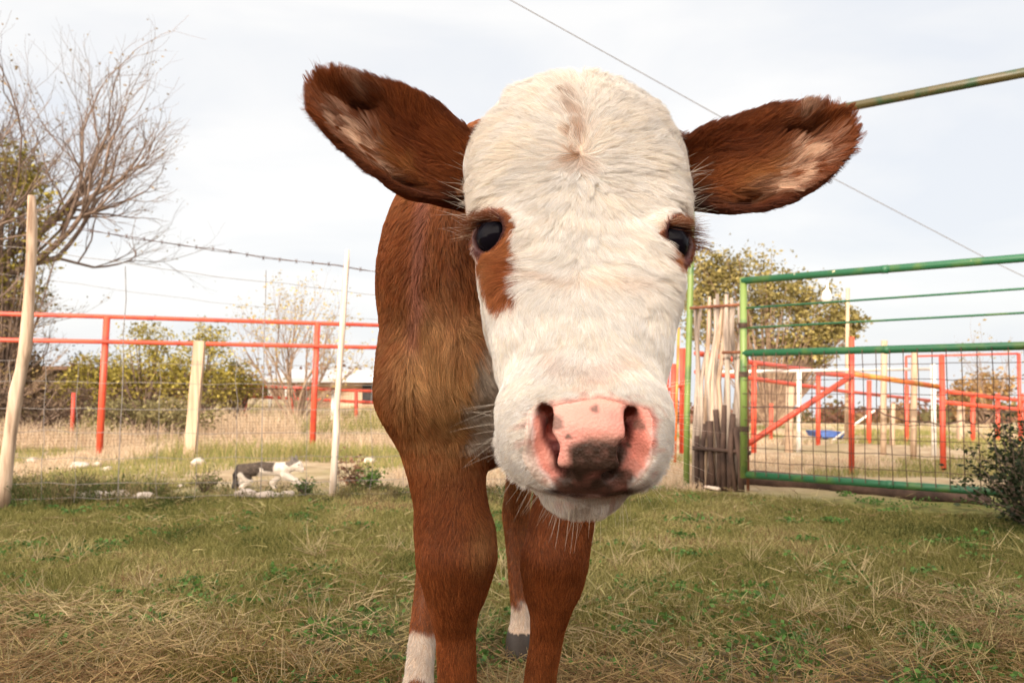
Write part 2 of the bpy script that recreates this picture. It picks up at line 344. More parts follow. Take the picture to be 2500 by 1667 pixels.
def surface_nets(xs, ys, zs, fn, thr):
    nx, ny, nz = len(xs), len(ys), len(zs); st = 4
    def coarse_idx(n):
        return np.unique(np.append(np.arange(0, n, st), n-1))
    cx, cy, cz = coarse_idx(nx), coarse_idx(ny), coarse_idx(nz)
    G = np.stack(np.meshgrid(xs[cx], ys[cy], zs[cz], indexing='ij'), -1).reshape(-1, 3)
    C = np.concatenate([fn(g) for g in np.array_split(G, max(1, len(G)//400000))]).reshape(len(cx), len(cy), len(cz))
    ix = np.searchsorted(cx, np.arange(nx), side='right')-1; iy = np.searchsorted(cy, np.arange(ny), side='right')-1; iz = np.searchsorted(cz, np.arange(nz), side='right')-1
    near = np.abs(C) < thr
    nb = near.copy()
    for ax in range(3): nb |= np.roll(nb, 1, ax) | np.roll(nb, -1, ax)
    V = C[np.ix_(ix, iy, iz)].astype(np.float32); M = nb[np.ix_(ix, iy, iz)]
    I = np.argwhere(M); print('active nodes', len(I), 'of', M.size)
    vals = np.empty(len(I), dtype=np.float32)
    for a in range(0, len(I), 500000):
        j = I[a:a+500000]; vals[a:a+500000] = fn(np.stack([xs[j[:, 0]], ys[j[:, 1]], zs[j[:, 2]]], -1))
    V[M] = vals; del M
    S = V < 0
    # cells with a sign change
    cnt = np.zeros((nx-1, ny-1, nz-1), dtype=np.int8)
    for a in (0, 1):
        for b in (0, 1):
            for c in (0, 1): cnt += S[a:nx-1+a, b:ny-1+b, c:nz-1+c]
    cell = (cnt > 0) & (cnt < 8); ci = np.argwhere(cell); idm = np.full(cell.shape, -1, dtype=np.int32); idm[cell] = np.arange(len(ci))
    acc = np.zeros((len(ci), 3)); num = np.zeros(len(ci))
    X = [xs, ys, zs]
    corners = [(a, b, c) for a in (0, 1) for b in (0, 1) for c in (0, 1)]
    for ax in range(3):
        for o in [(a, b) for a in (0, 1) for b in (0, 1)]:
            off0 = [0, 0, 0]; oth = [k for k in range(3) if k != ax]; off0[oth[0]] = o[0]; off0[oth[1]] = o[1]; off1 = list(off0); off1[ax] = 1
            i0 = ci+off0; i1 = ci+off1
            v0 = V[i0[:, 0], i0[:, 1], i0[:, 2]]; v1 = V[i1[:, 0], i1[:, 1], i1[:, 2]]
            m = (v0 < 0) != (v1 < 0); t = np.where(m, v0/(v0-v1+1e-20), 0)
            p0 = np.stack([X[k][i0[:, k]] for k in range(3)], -1); p1 = np.stack([X[k][i1[:, k]] for k in range(3)], -1)
            acc[m] += (p0+(p1-p0)*t[:, None])[m]; num[m] += 1
    P = acc/num[:, None]
    F = []
    for ax in range(3):
        oth = [(ax+1) % 3, (ax+2) % 3]
        sl0 = [slice(None)]*3; sl1 = [slice(None)]*3; sl0[ax] = slice(0, -1); sl1[ax] = slice(1, None)
        ch = S[tuple(sl0)] != S[tuple(sl1)]; e = np.argwhere(ch)
        ok = (e[:, oth[0]] > 0) & (e[:, oth[1]] > 0) & (e[:, oth[0]] < [nx, ny, nz][oth[0]]-1) & (e[:, oth[1]] < [nx, ny, nz][oth[1]]-1); e = e[ok]
        ins = S[e[:, 0], e[:, 1], e[:, 2]]
        q = []
        for (da, db) in ((-1, -1), (0, -1), (0, 0), (-1, 0)):
            j = e.copy(); j[:, oth[0]] += da; j[:, oth[1]] += db; q.append(idm[j[:, 0], j[:, 1], j[:, 2]])
        q = np.stack(q, -1); q[~ins] = q[~ins][:, ::-1]; F.append(q)
    return P, np.concatenate(F)
PU = [(-.35, .024), (0, .042), (.11, .053), (.31, .067), (.55, .067), (.80, .053), (.93, .041), (1.0, .031)]
PD = [(-.35, .025), (0, .040), (.19, .051), (.38, .055), (.57, .051), (.77, .038), (.89, .026), (1.0, .014)]
ear((-.050, .925, .846), (-.222, .86, .918), (-.1, .12, 1), 0, PU, PD, .026, .0)
PU2 = [(-.35, .024), (0, .040), (.15, .050), (.35, .054), (.55, .058), (.80, .048), (.93, .034), (1.0, .016)]
PD2 = [(-.35, .025), (0, .044), (.19, .058), (.38, .066), (.57, .064), (.77, .050), (.89, .030), (1.0, .012)]
ear((.208, .925, .850), (.378, .865, .880), (.1, .12, 1), 0, PU2, PD2, .026, .0)
def axis_grid(segs):
    out = [segs[0][0]]
    for a, b, h in segs: out += list(np.linspace(a, b, max(2, int(round((b-a)/h))+1))[1:])
    return np.array(out)
xs = axis_grid([(-.30, .44, .003)]); ys = axis_grid([(.50, 1.0, .0028), (1.0, 2.14, .0065)]); zs = axis_grid([(-.02, .44, .006), (.44, 1.10, .0028)])
t1 = time.time(); BV, BF = surface_nets(xs, ys, zs, sdf, .035); print('surface nets', len(BV), time.time()-t1)
BV = BV.astype(np.float64)
# ------------------------------------------------------------------ colours of skin and coat
def in_poly(x, y, poly):
    c = np.zeros(len(x), dtype=bool); n = len(poly)
    for i in range(n):
        x1, y1 = poly[i]; x2, y2 = poly[(i+1) % n]
        m = ((y1 > y) != (y2 > y)); xi = (x2-x1)*(y-y1)/(y2-y1+1e-12)+x1; c ^= m & (x < xi)
    return c
def poly_dist(x, y, poly):
    d = np.full(len(x), 9.0)
    for i in range(len(poly)):
        a = np.array(poly[i]); b = np.array(poly[(i+1) % len(poly)]); ab = b-a
        t = np.clip(((x-a[0])*ab[0]+(y-a[1])*ab[1])/(ab@ab+1e-12), 0, 1); d = np.minimum(d, np.hypot(x-a[0]-t*ab[0], y-a[1]-t*ab[1]))
    return np.where(in_poly(x, y, poly), -d, d)
PATCH_L = [(-.150, .046), (-.112, .068), (-.084, .098), (-.060, .120), (-.0470, .1425), (-.0430, .163), (-.0520, .1810), (-.0660, .195), (-.0820, .1985), (-.0900, .187), (-.0960, .160), (-.1040, .138), (-.150, .120)]
PATCH_R = [(.150, .060), (.106, .068), (.095, .086), (.083, .107), (.0730, .122), (.0690, .139), (.0710, .155), (.084, .1475), (.0935, .148), (.098, .170), (.104, .160), (.112, .135), (.150, .120)]
PINK = [(-.0427, .2978), (-.0321, .2864), (-.0118, .2825), (.0057, .2772), (.0262, .2812), (.0456, .2853), (.0510, .2945), (.0500, .313), (.0445, .3321), (.0375, .3421), (.0300, .3570), (-.0200, .3570), (-.0270, .3464), (-.035, .3386), (-.0415, .3197)]
SMUDGE = [(-.015, .3175), (.0004, .3085), (.0251, .3102), (.0345, .3207), (.0280, .3334), (.0400, .3419), (.0390, .356), (-.0280, .356), (-.0251, .345), (-.0195, .3373), (-.0142, .3297)]
BROWN = np.array((.37, .112, .031)); DARK = np.array((.085, .022, .008)); GOLD = np.array((.50, .25, .085)); WHITE = np.array((.88, .845, .80)); CREAM = np.array((.85, .75, .63)); PALE = np.array((.86, .62, .45))
def mixc(a, b, t): return a*(1-t[:, None])+b*t[:, None]
def region(P):
    """weights: head, ear left, ear right, body"""
    dh = sdf_head(P); db = sdf_body(P); de = [sdf_ear(E, P) for E in EAR]
    return dh, db, de
def colour(P, reg):
    n = len(P); dh, db, de = reg
    L = to_head(P); x, s, f = L[:, 0], L[:, 1], L[:, 2]; q = (s-f)*.7071
    n1 = vnoise(P, 22, 1); n2 = vnoise(P, 70, 2); n3 = vnoise(P, 9, 3); n4 = vnoise(P, 160, 4)
    # body
    c = np.tile(BROWN, (n, 1)); c = mixc(c, GOLD*.75, np.clip(.10+.22*n3+.2*n2, 0, .5)); c = mixc(c, DARK, np.clip(.18-.45*n1*.6, 0, .6)*.6)
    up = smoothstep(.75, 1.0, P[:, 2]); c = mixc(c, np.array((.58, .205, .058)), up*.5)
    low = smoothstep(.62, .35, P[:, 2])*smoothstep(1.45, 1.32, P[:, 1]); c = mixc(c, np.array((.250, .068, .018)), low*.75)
    knee_highlight = np.exp(-((P[:, 2]-.37)/.035)**2-((P[:, 0]+.045)/.02)**2)*smoothstep(1.30, 1.22, P[:, 1]); c = mixc(c, GOLD*.8, knee_highlight*.55)  # highlight on the inner knee painted into the coat colour
    # tawny fringe on the chest
    ch = np.exp(-(((P[:, 0]+.100)/.062)**2+((P[:, 2]-.605)/.085)**2))*smoothstep(1.30, 1.16, P[:, 1]); c = mixc(c, np.array((.66, .38, .16)), np.clip(ch*1.3+.7*n2*ch, 0, .95)); sm_ = -.140+.10*np.clip((P[:, 2]-.70), -.1, .3); c = mixc(c, np.array((.50, .22, .15)), np.exp(-((P[:, 0]-sm_)/.009)**2)*smoothstep(.62, .70, P[:, 2])*smoothstep(1.02, .95, P[:, 2])*smoothstep(1.35, 1.2, P[:, 1])*.7)
    # white throat and brisket
    br = smoothstep(.075, .045, np.abs(P[:, 0]+.01+.01*n1)+np.clip(P[:, 2]-.60, 0, 1)*.6)*smoothstep(.50, .53, P[:, 2]+.012*n2)*smoothstep(1.45, 1.3, P[:, 1]); c = mixc(c, np.array((.62, .55, .46)), br*.9)
    # white hind feet, dark hooves
    hind = P[:, 1] > 1.42; wz = np.where(P[:, 0] < -.08, .150, .108); wl = smoothstep(wz+.006, wz-.008, P[:, 2]+.015*n2)*hind
    c = mixc(c, np.array((.74, .66, .58)), wl)
    hoof = P[:, 2] < .055; c[hoof] = (.10, .075, .06)
    cb = c
    # head: white with cream streaks down the middle of the forehead
    w = mixc(np.tile(WHITE, (n, 1)), CREAM, np.clip(.22+.30*n1+.22*n2, 0, .6)*.6*smoothstep(.35, .15, s))
    w = mixc(w, np.array((.50, .29, .16)), np.exp(-((x+.002+.004*n2)/.0045)**2)*smoothstep(.0, .04, s)*smoothstep(.145, .12, s)*np.clip(.55+1.1*n4, 0, .95))
    w = mixc(w, np.array((.80, .60, .46)), np.exp(-((q-.172-.004*n1)/.006)**2)*smoothstep(.06, .03, np.abs(x))*.35)
    w = mixc(w, np.array((.78, .60, .52)), np.exp(-((q-.262+.02*np.abs(x)/.04)/.012)**2)*smoothstep(.045, .02, np.abs(x))*(.45+.3*n2))
    nb = .0035*n2+.002*n4
    pl = poly_dist(x, q, PATCH_L)+nb; pr = poly_dist(x, q, PATCH_R)+nb
    sidef = (f < .075)
    brn = mixc(np.tile(BROWN*1.05, (n, 1)), GOLD, np.clip(.15+.3*n1, 0, .6)); brn = mixc(brn, np.array((.55, .26, .17)), np.clip(.5-(np.hypot(x-np.where(x < 0, -.096, .096), q-.121)-.017)/.012, 0, .8))
    w = mixc(w, brn, smoothstep(.0015, -.0025, pl)*sidef); w = mixc(w, brn, smoothstep(.0015, -.0025, pr)*sidef)
    sideb = smoothstep(-.045, -.065, f+.01*n1)*smoothstep(.23, .19, s)*(np.abs(x) > .07); w = mixc(w, np.tile(BROWN, (n, 1)), sideb)
    backt = smoothstep(-.075, -.095, f+.01*n1)*smoothstep(.25, .2, s); w = mixc(w, np.tile(BROWN, (n, 1)), backt)
    th = smoothstep(.0, -.02, dh-db+0*x)          # 1 on the head, 0 on the body
    th = np.where(dh < db, 1.0, 0.0); c = mixc(cb, w, smoothstep(-.008, .004, db-dh+.006*n1))
    # ears
    for E, d in zip(EAR, de):
        a, b, cc = ear_coords(E, P); t = a/E['L']; w0, r, up_, dn_ = ear_sheet(E, a, b); front = smoothstep(-.002, .002, cc-w0)
        e = mixc(np.tile(np.array((.230, .058, .016)), (n, 1)), np.array((.42, .13, .036)), np.clip(.4+.5*n1, 0, 1))
        e = mixc(e, DARK*.5, np.exp(-(((t-.66)/.15)**2+((r-.40)/.19)**2))*front*.9)  # shade of the upper crease put partly into the fur colour
        e = mixc(e, DARK*.4, np.exp(-(((t-.22)/.20)**2+((r+.78)/.20)**2))*front*.9)  # shade of the lower root pocket likewise painted in
        e = mixc(e, np.array((.42, .17, .045)), np.exp(-(((t-.38)/.20)**2+((r+.28)/.30)**2))*front*np.clip(.7+.6*n2, 0, 1))
        pale = np.exp(-(((t-.70-.14*r)/.15)**2+((r+.28)/.30)**2))+.8*np.exp(-(((t-.50)/.14)**2+((r+.55)/.16)**2))+.45*np.exp(-(((t-.75)/.09)**2+((r-.72)/.10)**2))
        e = mixc(e, PALE, np.clip(pale*front*(.85+1.2*n2+1.6*n4), 0, .97))
        rim = smoothstep(.80, .97, np.abs(r)) ; e = mixc(e, np.tile(np.array((.13, .032, .012)), (n, 1)), rim*.7)
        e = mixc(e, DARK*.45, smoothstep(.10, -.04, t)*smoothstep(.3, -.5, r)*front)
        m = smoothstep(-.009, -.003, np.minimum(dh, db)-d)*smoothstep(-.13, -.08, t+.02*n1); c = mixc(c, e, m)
    # bare pink nose
    pk = poly_dist(x, q, PINK)+.0015*n2; near = (s > .40)&(dh < .02)
    nose = mixc(np.tile(np.array((.66, .270, .215)), (n, 1)), np.array((.70, .38, .31)), np.clip(.3+.7*n1, 0, 1)); nose = mixc(nose, np.array((.70, .18, .15)), np.clip(n2*.9-.1, 0, .5))
    nose = mixc(nose, np.array((.80, .46, .36)), smoothstep(.294, .280, q)*.5)
    wing = smoothstep(.026, .034, np.abs(x))*smoothstep(.288, .30, q); nose = mixc(nose, np.array((.78, .27, .20)), wing*.6)
    ao = smoothstep(.0035, -.003, h_open(L)); nose = mixc(nose, np.array((.10, .018, .018)), ao*.97)  # occlusion shade inside the nostrils painted into the skin
    sm = poly_dist(x, q, SMUDGE)+.0035*n2+.002*n4; nose = mixc(nose, np.array((.036, .019, .012)), smoothstep(.004, -.003, sm)*np.clip(.97+.2*n4, .8, 1))
    nose = mixc(nose, np.array((.36, .20, .14)), np.exp(-((q-.309)/.004)**2-((x-.008)/.020)**2)*.5)
    for (sx, sq, r_, k_) in ((.0049, .289, .0034, .8), (-.0256, .300, .006, .75), (-.0157, .3097, .0022, .9), (.0325, .316, .0022, .9), (.0400, .3005, .0045, .75), (-.0225, .3345, .005, .35), (.036, .333, .006, .35)):
        d_ = np.hypot(x-sx, q-sq)/r_; nose = mixc(nose, np.array((.09, .060, .045)), smoothstep(1.2, .8, d_+.15*n4)*k_)
    fk = smoothstep(.30, .55, n4)*smoothstep(.02, .0, pk)*.5; w2 = mixc(c, np.array((.62, .33, .27)), fk*near)
    c = np.where(near[:, None], mixc(w2, nose, smoothstep(.0035, -.0035, pk+.0015*n4)), c)
    # mouth line
    ml = np.exp(-((q-.3530)/.0035)**2)*near*smoothstep(.040, .028, np.abs(x-.006)); c = mixc(c, np.array((.07, .03, .02)), ml*.9)
    # bare rims round the eyes
    for E in EYES:
        d_ = np.linalg.norm(L-E['c'], axis=1); op = eye_open(L, E); c = mixc(c, np.array((.14, .055, .06)), smoothstep(.0030, .0012, np.abs(op))*smoothstep(.034, .028, d_)*.9)
    return c
def h_open(L):
    """signed distance to the nostril volume"""
    return np.minimum(nostril_deep(L, -1), nostril_deep(L, 1))
def eye_open(L, E):
    q = L-E['c']; qn = q@E['n']; r = np.sqrt(((q@E['u'])/1.08)**2+(q@E['w'])**2)-EYE_OPEN-.42*np.clip(qn-.010, 0, .05); return np.where(qn > 0, r, .05)

# ------------------------------------------------------------------ coat: sampled on the skin, combed by a flow field
def vertex_normals(V, F):
    a = V[F[:, 2]]-V[F[:, 0]]; b = V[F[:, 3]]-V[F[:, 1]]; fn = np.cross(a, b); n = np.zeros_like(V)
    for k in range(4): np.add.at(n, F[:, k], fn)
    return n/(np.linalg.norm(n, axis=1)[:, None]+1e-12), np.linalg.norm(fn, axis=1)/2
BN, FA = vertex_normals(BV, BF)
REG = region(BV)
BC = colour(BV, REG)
L_all = to_head(BV)
IS_EAR = [(d < np.minimum(REG[0], REG[1])+.004)&(ear_coords(E, BV)[0] > -.022) for E, d in zip(EAR, REG[2])]
IS_HEAD = (REG[0] < REG[1])&~IS_EAR[0]&~IS_EAR[1]
def flow_and_length(P, Nn, kind, x, s, f):
    """kind 0 body, 1 head, 2/3 ears; returns combing direction, length, lift"""
    n = len(P); g = np.zeros((n, 3)); ln = np.full(n, .016); lift = np.full(n, .35); q = (s-f)*.7071
    # body
    X, Y, Z = P.T
    seam = -.140+.10*np.clip((Z-.70), -.1, .3)
    side = np.tanh((X-seam)/.012)
    bodyg = np.stack([np.where(X < .03, side*.55, .4*np.sign(X)), np.full(n, .25), np.full(n, -.8)], -1)
    legm = smoothstep(.56, .46, Z); bodyg = bodyg*(1-legm[:, None])+legm[:, None]*np.stack([.12*np.sin(Z*30+X*20), np.zeros(n), -np.ones(n)], -1)
    top = smoothstep(.85, 1.0, Z); bodyg += top[:, None]*np.array([0, .9, .2])
    kn = np.exp(-((Z-.40)/.03)**2)*(Y < 1.35); bodyg += (kn*.35)[:, None]*np.stack([np.sign(X+.085), np.zeros(n), np.zeros(n)], -1)*(X < 0)[:, None]
    g[:] = bodyg
    fr = np.exp(-(((X+.090)/.07)**2+((Z-.61)/.09)**2))*smoothstep(1.32, 1.18, Y)
    ln = .020-.006*legm; ln = ln+.034*fr; lift = .36-.12*legm+.16*fr
    ln = np.where((Z > .95), .022, ln); ln = np.where(Z < .065, 0, ln)
    thr = smoothstep(.06, .02, np.abs(X+.01))*smoothstep(.62, .55, Z)*(Z > .5); ln = ln+.012*thr
    # head
    h = kind == 1
    if h.any():
        hxv = np.tanh((x+.001)/.012); ax = np.abs(x)
        sw, sr = .115, .272+.1*x
        gx = np.zeros(n); gs = np.zeros(n)
        ts = np.clip((s-sw)/.07, -1, 1); gs = np.where(ts < 0, ts*.95, ts*(1.1-.30*ax/.09)); gx = hxv*(1.0-.42*smoothstep(.0, .9, ts)*(1-.7*ax/.09))
        gx = gx+np.where(s < sw, 0, 0); rb = np.exp(-((s-sr)/.020)**2); gx = gx+np.sign(x+.012)*rb*.8*smoothstep(0, .01, np.abs(x+.012)); gs = gs*(1-.45*rb)
        tl = smoothstep(0, .05, s-sr); gx = gx*(1-tl)+tl*(x/.07)*.45
        mz = smoothstep(.415, .44, s); 
        gx = gx*(1-mz)+mz*np.where(f < -.03, x/.04*.35, np.tanh(x/.012)*.8); gs = gs*(1-mz)+mz*np.where(f < -.03, .6, .15)
        gf = np.where(s > .40, -.5, 0.0)
        gf = np.where((f < -.02)&(s > .40), -1.0, gf)
        # swirls
        a = .55*vnoise(P, 26, 11)+.45*vnoise(P, 60, 12)*smoothstep(.42, .3, s)
        gx, gs = gx*np.cos(a)-gs*np.sin(a), gx*np.sin(a)+gs*np.cos(a)
        gh = np.stack([gx, gs, gf], -1)@HM.T; g[h] = gh[h]
        lh = np.interp(s, [-.12, 0, .10, .2, .28, .35, .40, .44, .49], [.048, .044, .036, .032, .030, .024, .015, .0095, .007])
        lh = lh*np.where((np.abs(x) > .075)&(s > .16)&(f > -.02), .62, 1)
        lh = np.where((f < -.045)&(s > .38), .013, lh)
        lh = np.where((f < -.05)&(s < .38), .026, lh)
        ln = np.where(h, lh, ln); lift = np.where(h, np.interp(s, [-.1, 0, .15, .3, .45], [.65, .52, .36, .24, .40]), lift)
        # bare areas
        pk = poly_dist(x, q, PINK); bare = h&(s > .40)&(pk < -.0022); ln = np.where(bare, 0, ln); ln = np.where(h&(s > .40)&(pk >= -.0022)&(pk < .012), ln*np.interp(pk, [-.0022, .012], [.35, 1]), ln)
        Lh = np.stack([x, s, f], -1)
        for E in EYES:
            d_ = np.linalg.norm(Lh-E['c'], axis=1); ln = np.where(h&(d_ < EYE_R0+.0045), 0, ln); ln = np.where(h&(d_ < .036), np.minimum(ln, .0075), ln)
            # the lids are combed away from the opening
            out = ((Lh-E['c']) - ((Lh-E['c'])@E['n'])[:, None]*E['n'])@HM.T; out /= np.linalg.norm(out, axis=1)[:, None]+1e-9
            k = h&(d_ < .034); g[k] = g[k]*.3+out[k]
        ln = np.where(h&(np.minimum(nostril(Lh, -1), nostril(Lh, 1)) < .003), 0, ln)
    for i, E in enumerate(EAR):
        k = kind == 2+i
        if not k.any(): continue
        a, b, c = ear_coords(E, P); t = a/E['L']; w0, r, up_, dn_ = ear_sheet(E, a, b); front = (c > w0)
        ge = np.stack([np.full(n, .9), .25+.9*r*np.abs(r)-.1, np.zeros(n)], -1); gb = np.stack([np.full(n, 1.0), .7*r, np.zeros(n)], -1)
        inner = front&(np.abs(r) < .78)
        an = .7*vnoise(P, 35, 21+i); ge = np.stack([ge[:, 0]*np.cos(an)-ge[:, 1]*np.sin(an), ge[:, 0]*np.sin(an)+ge[:, 1]*np.cos(an), ge[:, 2]], -1)
        # hair from the lower rim sweeps up across the opening
        gg = np.where(inner[:, None], ge, gb)
        M = np.array([E['u'], E['v'], E['w']])
        g[k] = (gg@M)[k]
        ln = np.where(k, np.where(inner, .033, .015), ln); ln = np.where(k&(t < .25)&front, .024, ln); lift = np.where(k, np.where(inner, .38, .42), lift)
    return g, ln, lift
def make_coat(name, sel, density, rad, seed, K=6, clump=.006, cl_w=.55, parent=None, mat=None, lenmul=1, dens_fn=None, wild=.12, colmul=None, curl=.0):
    """sel: vertex mask; density strands per m2"""
    rng = np.random.default_rng(seed)
    fsel = np.where(sel[BF].sum(1) >= 2)[0]
    if dens_fn is not None:
        cen = BV[BF[fsel]].mean(1); dm = dens_fn(cen, BN[BF[fsel, 0]])
    else: dm = 1.0
    lam = FA[fsel]*density*dm; cnt = rng.poisson(lam); fi = np.repeat(fsel, cnt); n = len(fi)
    u = rng.random(n)[:, None]; v = rng.random(n)[:, None]
    def itp(A): q = A[BF[fi]]; return (q[:, 0]*(1-u)+q[:, 1]*u)*(1-v)+(q[:, 3]*(1-u)+q[:, 2]*u)*v
    P = itp(BV); Nn = itp(BN); Nn /= np.linalg.norm(Nn, axis=1)[:, None]+1e-9
    kind = np.zeros(n, dtype=int); v0 = BF[fi, rng.integers(0, 4, n)]
    kind[IS_HEAD[v0]] = 1; kind[IS_EAR[0][v0]] = 2; kind[IS_EAR[1][v0]] = 3
    L = to_head(P); g, ln, lift = flow_and_length(P, Nn, kind, L[:, 0], L[:, 1], L[:, 2])
    ok = ln > 0; P, Nn, g, ln, lift, kind = P[ok], Nn[ok], g[ok], ln[ok], lift[ok], kind[ok]; n = len(P)
    frg = np.exp(-(((P[:, 0]+.095)/.08)**2+((P[:, 2]-.64)/.11)**2))*smoothstep(1.32, 1.18, P[:, 1])*(kind == 0)
    wob = np.stack([vnoise(P, 30, 31), vnoise(P, 30, 32), vnoise(P, 30, 33)], -1)*(.35+.5*frg)[:, None] + rng.normal(0, wild, (n, 3))*(1+1.2*frg)[:, None]
    g = g/(np.linalg.norm(g, axis=1)[:, None]+1e-9)+wob
    T = g-(g*Nn).sum(1)[:, None]*Nn; T /= np.linalg.norm(T, axis=1)[:, None]+1e-9
    ln = ln*lenmul*rng.uniform(.6, 1.15, n)*(1+.18*vnoise(P, 45, 35)+.45*vnoise(P, 55, 37)*(kind == 1)*smoothstep(.05, -.04, L[ok][:, 1]))
    lf = lift*rng.uniform(.7, 1.3, n)*(1+.35*vnoise(P, 60, 36))
    S = np.zeros((n, K, 3)); S[:, 0] = P-Nn*.0002
    B = np.cross(Nn, T)
    for k in range(1, K):
        t = k/(K-1); a = lf*(1-.75*t); ph = curl*np.sin(6.28*t*1.2+P[:, 0]*400+P[:, 2]*350)
        d = T*np.cos(a)[:, None]+Nn*np.sin(a)[:, None]+B*ph[:, None]; d /= np.linalg.norm(d, axis=1)[:, None]
        S[:, k] = S[:, k-1]+d*(ln/(K-1))[:, None]
    # clumping
    for size, wt, sd in ((clump, cl_w, 0), (clump*2.4, cl_w*.45, 5)):
        off = np.stack([vnoise(P, 120, 41+sd), vnoise(P, 120, 42+sd), vnoise(P, 120, 43+sd)], -1)*size*.45
        cell = np.floor((P+off)/size).astype(np.int64); key = (cell[:, 0]*73856093) ^ (cell[:, 1]*19349663) ^ (cell[:, 2]*83492791)
        uq, inv = np.unique(key, return_inverse=True); inv = inv.ravel(); m = np.bincount(inv).astype(float)
        mean = np.stack([np.bincount(inv, weights=(S[:, -1, c]+.25*0*P[:, c])) for c in range(3)], -1)/m[:, None]
        for k in range(1, K):
            t = k/(K-1); mk = np.stack([np.bincount(inv, weights=S[:, k, c]) for c in range(3)], -1)/m[:, None]
            S[:, k] += (mk[inv]-S[:, k])*(wt*t**1.1*np.clip((ln-.008)/.012, .15, 1)*np.where(kind == 1, np.interp(to_head(P)[:, 1], [.10, .27, .36], [1, .72, .5]), 1))[:, None]
    for k in range(1, K):
        hh = ((S[:, k]-P)*Nn).sum(1); need = np.minimum(.0022, .09*ln)*(k/(K-1))**.6; S[:, k] += Nn*np.maximum(need-hh, 0)[:, None]
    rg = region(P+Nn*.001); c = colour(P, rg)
    hv = rng.random(n)[:, None]; dk = smoothstep(.42, .25, c.min(1))[:, None]; c = c*((.80+.36*hv)*(1-dk)+(.50+.95*hv**1.3)*dk); hsh = ((key*2654435761) & 0xffff)/65535.0; c = c*(.93+.12*hsh[:, None])
    wht = smoothstep(.45, .6, c.min(1)); c = mixc(c, c*np.array((.95, .84, .70)), wht*np.clip(.35*(hsh-.3)+.55*(rng.random(n) < .20), 0, .8))
    if colmul is not None: c = c*colmul
    c = np.clip(c*(1+.10*rng.normal(0, 1, (n, 1))), .004, .93)
    print('hairs', name, n)
    return curves_obj(name, S, rad*rng.uniform(.7, 1.2, n), c, mat, parent)
skin_mat = mat_attr('calf skin', rough=.5, spec=.28)
def nose_wet():
    nt = skin_mat.node_tree; b = nt.nodes['Principled BSDF']; b.inputs['Subsurface Weight'].default_value = .06; b.inputs['Subsurface Radius'].default_value = (.012, .005, .003); b.inputs['Subsurface Scale'].default_value = .5
    tc = N(nt, 'ShaderNodeTexCoord'); v = N(nt, 'ShaderNodeTexVoronoi'); v.inputs['Scale'].default_value = 420; nt.links.new(tc.outputs['Object'], v.inputs['Vector'])
    nz = N(nt, 'ShaderNodeTexNoise'); nz.inputs['Scale'].default_value = 160; nz.inputs['Detail'].default_value = 4; nt.links.new(tc.outputs['Object'], nz.inputs['Vector'])
    ad = N(nt, 'ShaderNodeMath', operation='ADD'); nt.links.new(v.outputs['Distance'], ad.inputs[0]); nt.links.new(nz.outputs['Fac'], ad.inputs[1])
    bp = N(nt, 'ShaderNodeBump'); bp.inputs['Strength'].default_value = .45; bp.inputs['Distance'].default_value = .0012; nt.links.new(ad.outputs[0], bp.inputs['Height']); nt.links.new(bp.outputs[0], b.inputs['Normal'])
nose_wet()
hair_mat = mat_attr('calf hair', rough=.5, spec=.25, trans=.22)
calf = empty('calf', (-.01, 1.45, 0), 'brown calf with a white face standing close with pink nose forward', 'calf')
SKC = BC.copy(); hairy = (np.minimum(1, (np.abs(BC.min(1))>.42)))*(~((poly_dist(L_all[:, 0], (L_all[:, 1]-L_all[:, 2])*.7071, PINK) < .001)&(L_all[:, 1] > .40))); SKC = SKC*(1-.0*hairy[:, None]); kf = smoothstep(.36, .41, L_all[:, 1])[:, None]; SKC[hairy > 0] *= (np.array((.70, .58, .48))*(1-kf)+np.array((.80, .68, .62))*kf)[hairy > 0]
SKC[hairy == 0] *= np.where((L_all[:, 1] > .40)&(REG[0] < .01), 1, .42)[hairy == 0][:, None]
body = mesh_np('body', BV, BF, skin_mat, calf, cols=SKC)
DQ = globals().get('DQ', 1.0)
def front_only(cen, nn):
    v = np.array((0, 0, CAM_H))-cen; v /= np.linalg.norm(v, axis=1)[:, None]; d = (v*nn).sum(1); return np.where(d > -.35, 1.0, .25)
def body_dens(cen, nn): return (1+.9*smoothstep(.62, .5, cen[:, 2])*(cen[:, 1] < 1.4))*front_only(cen, nn)*np.interp(cen[:, 1], [1.0, 1.3, 1.6, 2.1], [1, .9, .5, .35])
co = make_coat('coat', ~(IS_HEAD | IS_EAR[0] | IS_EAR[1]), 360000*DQ, .00026, 5, K=6, clump=.010, cl_w=.72, parent=calf, mat=hair_mat, dens_fn=body_dens, wild=.14)
fc = make_coat('face_hair', IS_HEAD, 1900000*DQ, .00017, 6, K=7, clump=.0085, cl_w=.66, parent=calf, mat=hair_mat, dens_fn=lambda c, n_: front_only(c, n_)*np.interp(to_head(c)[:, 1], [-.1, .36, .42], [.8, .95, 2.0]), wild=.15, curl=.26)
eh = make_coat('ear_hair', IS_EAR[0] | IS_EAR[1], 1300000*DQ, .00019, 8, K=6, clump=.0075, cl_w=.80, parent=calf, mat=hair_mat, wild=.16, curl=.12)
